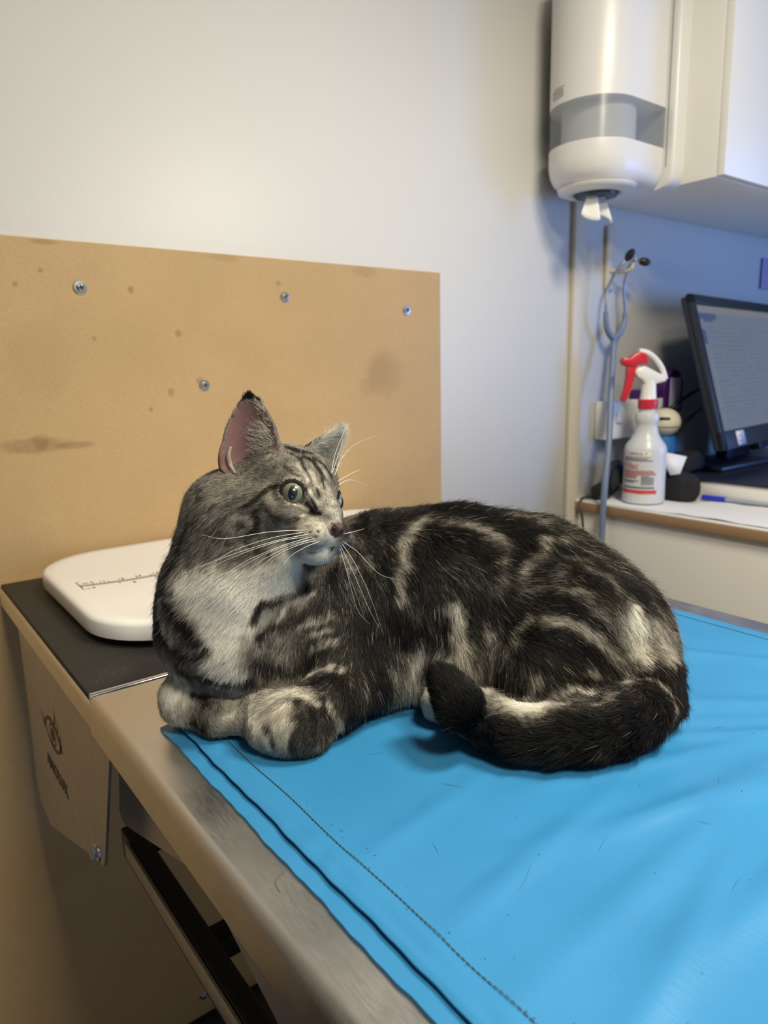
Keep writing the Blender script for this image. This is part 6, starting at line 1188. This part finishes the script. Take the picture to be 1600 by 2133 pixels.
parts = [ear_tuft(EARS[0], 620, EARU, 0.15, 0.85, 0.16, 0.62, 0.008, 0.017, 5, (0.8, 0.25, 0.35)), ear_tuft(EARS[0], 260, EARU, 0.45, 0.95, 0.3, 0.92, 0.003, 0.007, 6, (0.6, 0.5, 0.5)),
         ear_tuft(EARS[0], 160, -EARU, 0.72, 0.98, 0.12, 0.85, 0.002, 0.004, 7, (0.2, 0.9, 0.4))]
parts += [ear_tuft(EARS[1], 1600, s_, 0.0, 0.98, 0.02, 0.9, 0.006, 0.013, 8, (0.25, 0.75, 0.6), (1.0, 1.3)) for s_ in (1, -1)]
pp, rr2, cc2, nn2 = [np.concatenate(q) for q in zip(*parts)]
hair_object('ear_fluff', pp, rr2, cc2, nn2, M_fur, cat)

# ---- eyes, nose, whiskers
def eye(c, n, r, name='eye'):
    c, n = Vector(c), Vector(n).normalized(); up = Vector(HM_[:, 2]); up = (up-n*up.dot(n)).normalized(); sx = up.cross(n)
    Mx = Matrix(((sx.x, up.x, n.x, c.x), (sx.y, up.y, n.y, c.y), (sx.z, up.z, n.z, c.z), (0, 0, 0, 1)))
    m, t, b = nt('iris'); tc = t.nodes.new('ShaderNodeTexCoord'); mp = t.nodes.new('ShaderNodeMapping'); mp.inputs['Scale'].default_value = (1/(r*0.30), 1/(r*0.50), 0)
    t.links.new(tc.outputs['Object'], mp.inputs['Vector']); ln = t.nodes.new('ShaderNodeVectorMath'); ln.operation = 'LENGTH'; t.links.new(mp.outputs['Vector'], ln.inputs[0])
    cr = t.nodes.new('ShaderNodeValToRGB'); E_ = cr.color_ramp.elements; E_[0].position = 0.47; E_[0].color = (0.002, 0.003, 0.006, 1); E_[1].position = 0.53; E_[1].color = (0.16, 0.22, 0.15, 1)
    mr = t.nodes.new('ShaderNodeMath'); mr.operation = 'MULTIPLY'; mr.inputs[1].default_value = 0.5; t.links.new(ln.outputs['Value'], mr.inputs[0]); t.links.new(mr.outputs[0], cr.inputs['Fac'])
    mp2 = t.nodes.new('ShaderNodeMapping'); mp2.inputs['Scale'].default_value = (1/r, 1/r, 0); t.links.new(tc.outputs['Object'], mp2.inputs['Vector']); ln2 = t.nodes.new('ShaderNodeVectorMath'); ln2.operation = 'LENGTH'; t.links.new(mp2.outputs['Vector'], ln2.inputs[0])
    cr2 = t.nodes.new('ShaderNodeValToRGB'); F_ = cr2.color_ramp.elements; F_[0].position = 0.35; F_[0].color = (0.15, 0.18, 0.14, 1); F_[1].position = 0.74; F_[1].color = (0.24, 0.255, 0.12, 1)
    e3 = F_.new(0.82); e3.color = (0.20, 0.22, 0.10, 1); e4 = F_.new(0.88); e4.color = (0.012, 0.010, 0.008, 1)
    t.links.new(ln2.outputs['Value'], cr2.inputs['Fac'])
    nz = t.nodes.new('ShaderNodeTexNoise'); nz.inputs['Scale'].default_value = 700; t.links.new(tc.outputs['Object'], nz.inputs['Vector'])
    ms = t.nodes.new('ShaderNodeMix'); ms.data_type = 'RGBA'; ms.blend_type = 'MULTIPLY'; ms.inputs['Factor'].default_value = 0.35; t.links.new(cr2.outputs['Color'], ms.inputs['A']); t.links.new(nz.outputs['Color'], ms.inputs['B'])
    stp = t.nodes.new('ShaderNodeMapRange'); stp.inputs['From Min'].default_value = 0.96; stp.inputs['From Max'].default_value = 1.04; t.links.new(ln.outputs['Value'], stp.inputs['Value'])
    mx = t.nodes.new('ShaderNodeMix'); mx.data_type = 'RGBA'; mx.inputs['A'].default_value = (0.002, 0.003, 0.006, 1); t.links.new(stp.outputs['Result'], mx.inputs['Factor']); t.links.new(ms.outputs['Result'], mx.inputs['B'])
    t.links.new(mx.outputs['Result'], b.inputs['Base Color']); b.inputs['Roughness'].default_value = 0.35; b.inputs['Coat Weight'].default_value = 1.0; b.inputs['Coat Roughness'].default_value = 0.015
    bm = bmesh.new(); bmesh.ops.create_uvsphere(bm, u_segments=48, v_segments=32, radius=r*0.985)
    for v in bm.verts:      # corneal bulge
        q = v.co.z/r
        if q > 0.55: v.co.z *= 1+0.10*((q-0.55)/0.45)**1.0
    me = bpy.data.meshes.new(name); bm.to_mesh(me); bm.free(); me.shade_smooth()
    o = bpy.data.objects.new(name, me); COL.objects.link(o); me.materials.append(m); o.matrix_world = Mx; o.parent = cat; return o
for c, n, r in EYES: eye(c, n, r)
def hw(s, f_, u): return Vector(HO_+HM_@(np.array([s, f_, u])*HEAD_S))
M_nose = mat('nose_leather', (0.10, 0.048, 0.042), 0.5, bump=0.6, bscale=1500); M_dark = mat('nostril_dark', (0.008, 0.006, 0.007), 0.7)
bm = bmesh.new()   # shield shaped nose leather
sec = []
for i in range(9):
    v = i/8; hwid = np.interp(v, [0, 0.15, 0.45, 0.8, 1], [0.0030, 0.0072, 0.0060, 0.0022, 0.0010]); fz = np.interp(v, [0, 0.3, 0.6, 1], [0.0345, 0.0385, 0.0375, 0.0330]); uz = -0.0185-0.0125*v
    L_ = []
    for k in range(13):
        a = -1+2*k/12; L_.append(hw(a*hwid, fz-0.0042*a*a-(0.0012 if 0.55 < abs(a) < 0.9 and 0.3 < v < 0.6 else 0), uz+0.0012*abs(a)))
    for k in range(12, -1, -1):
        a = -1+2*k/12; L_.append(hw(a*hwid*0.9, 0.028, uz))
    sec.append(L_)
loft(bm, sec); nose = fin(bm, 'nose', M_nose, cat, math.radians(60))
for s_ in (1, -1):
    bm = bmesh.new(); ell(bm, (0, 0, 0), (0.0018, 0.0014, 0.0014), 16)
    bmesh.ops.transform(bm, matrix=Matrix.Translation(hw(0.0040*s_, 0.0352, -0.0240)), verts=bm.verts); fin(bm, 'nostril', M_dark, nose, None)
M_wh = mat('whisker', (0.85, 0.83, 0.76), 0.35)
for pts_ in WHISKERS:
    bm = bmesh.new(); tube(bm, pts_, lambda u: 0.00022*(1-u)+0.00004, 5, 10, False); fin(bm, 'whisker', M_wh, cat, None)

bm = bmesh.new(); tube(bm, EARFOLD[0], lambda u: 0.0010+0.0013*math.sin(math.pi*u), 10, 6); fin(bm, 'ear_fold', mat('ear_fold_skin', (0.30, 0.25, 0.20), 0.8, bump=0.8, bscale=900), cat, None)
bm = bmesh.new(); tube(bm, EARFOLD[1], lambda u: 0.0009+0.0012*math.sin(math.pi*u), 10, 6); fin(bm, 'ear_fold', mat('ear_fold_pink', (0.15, 0.075, 0.058), 0.8), cat, None)
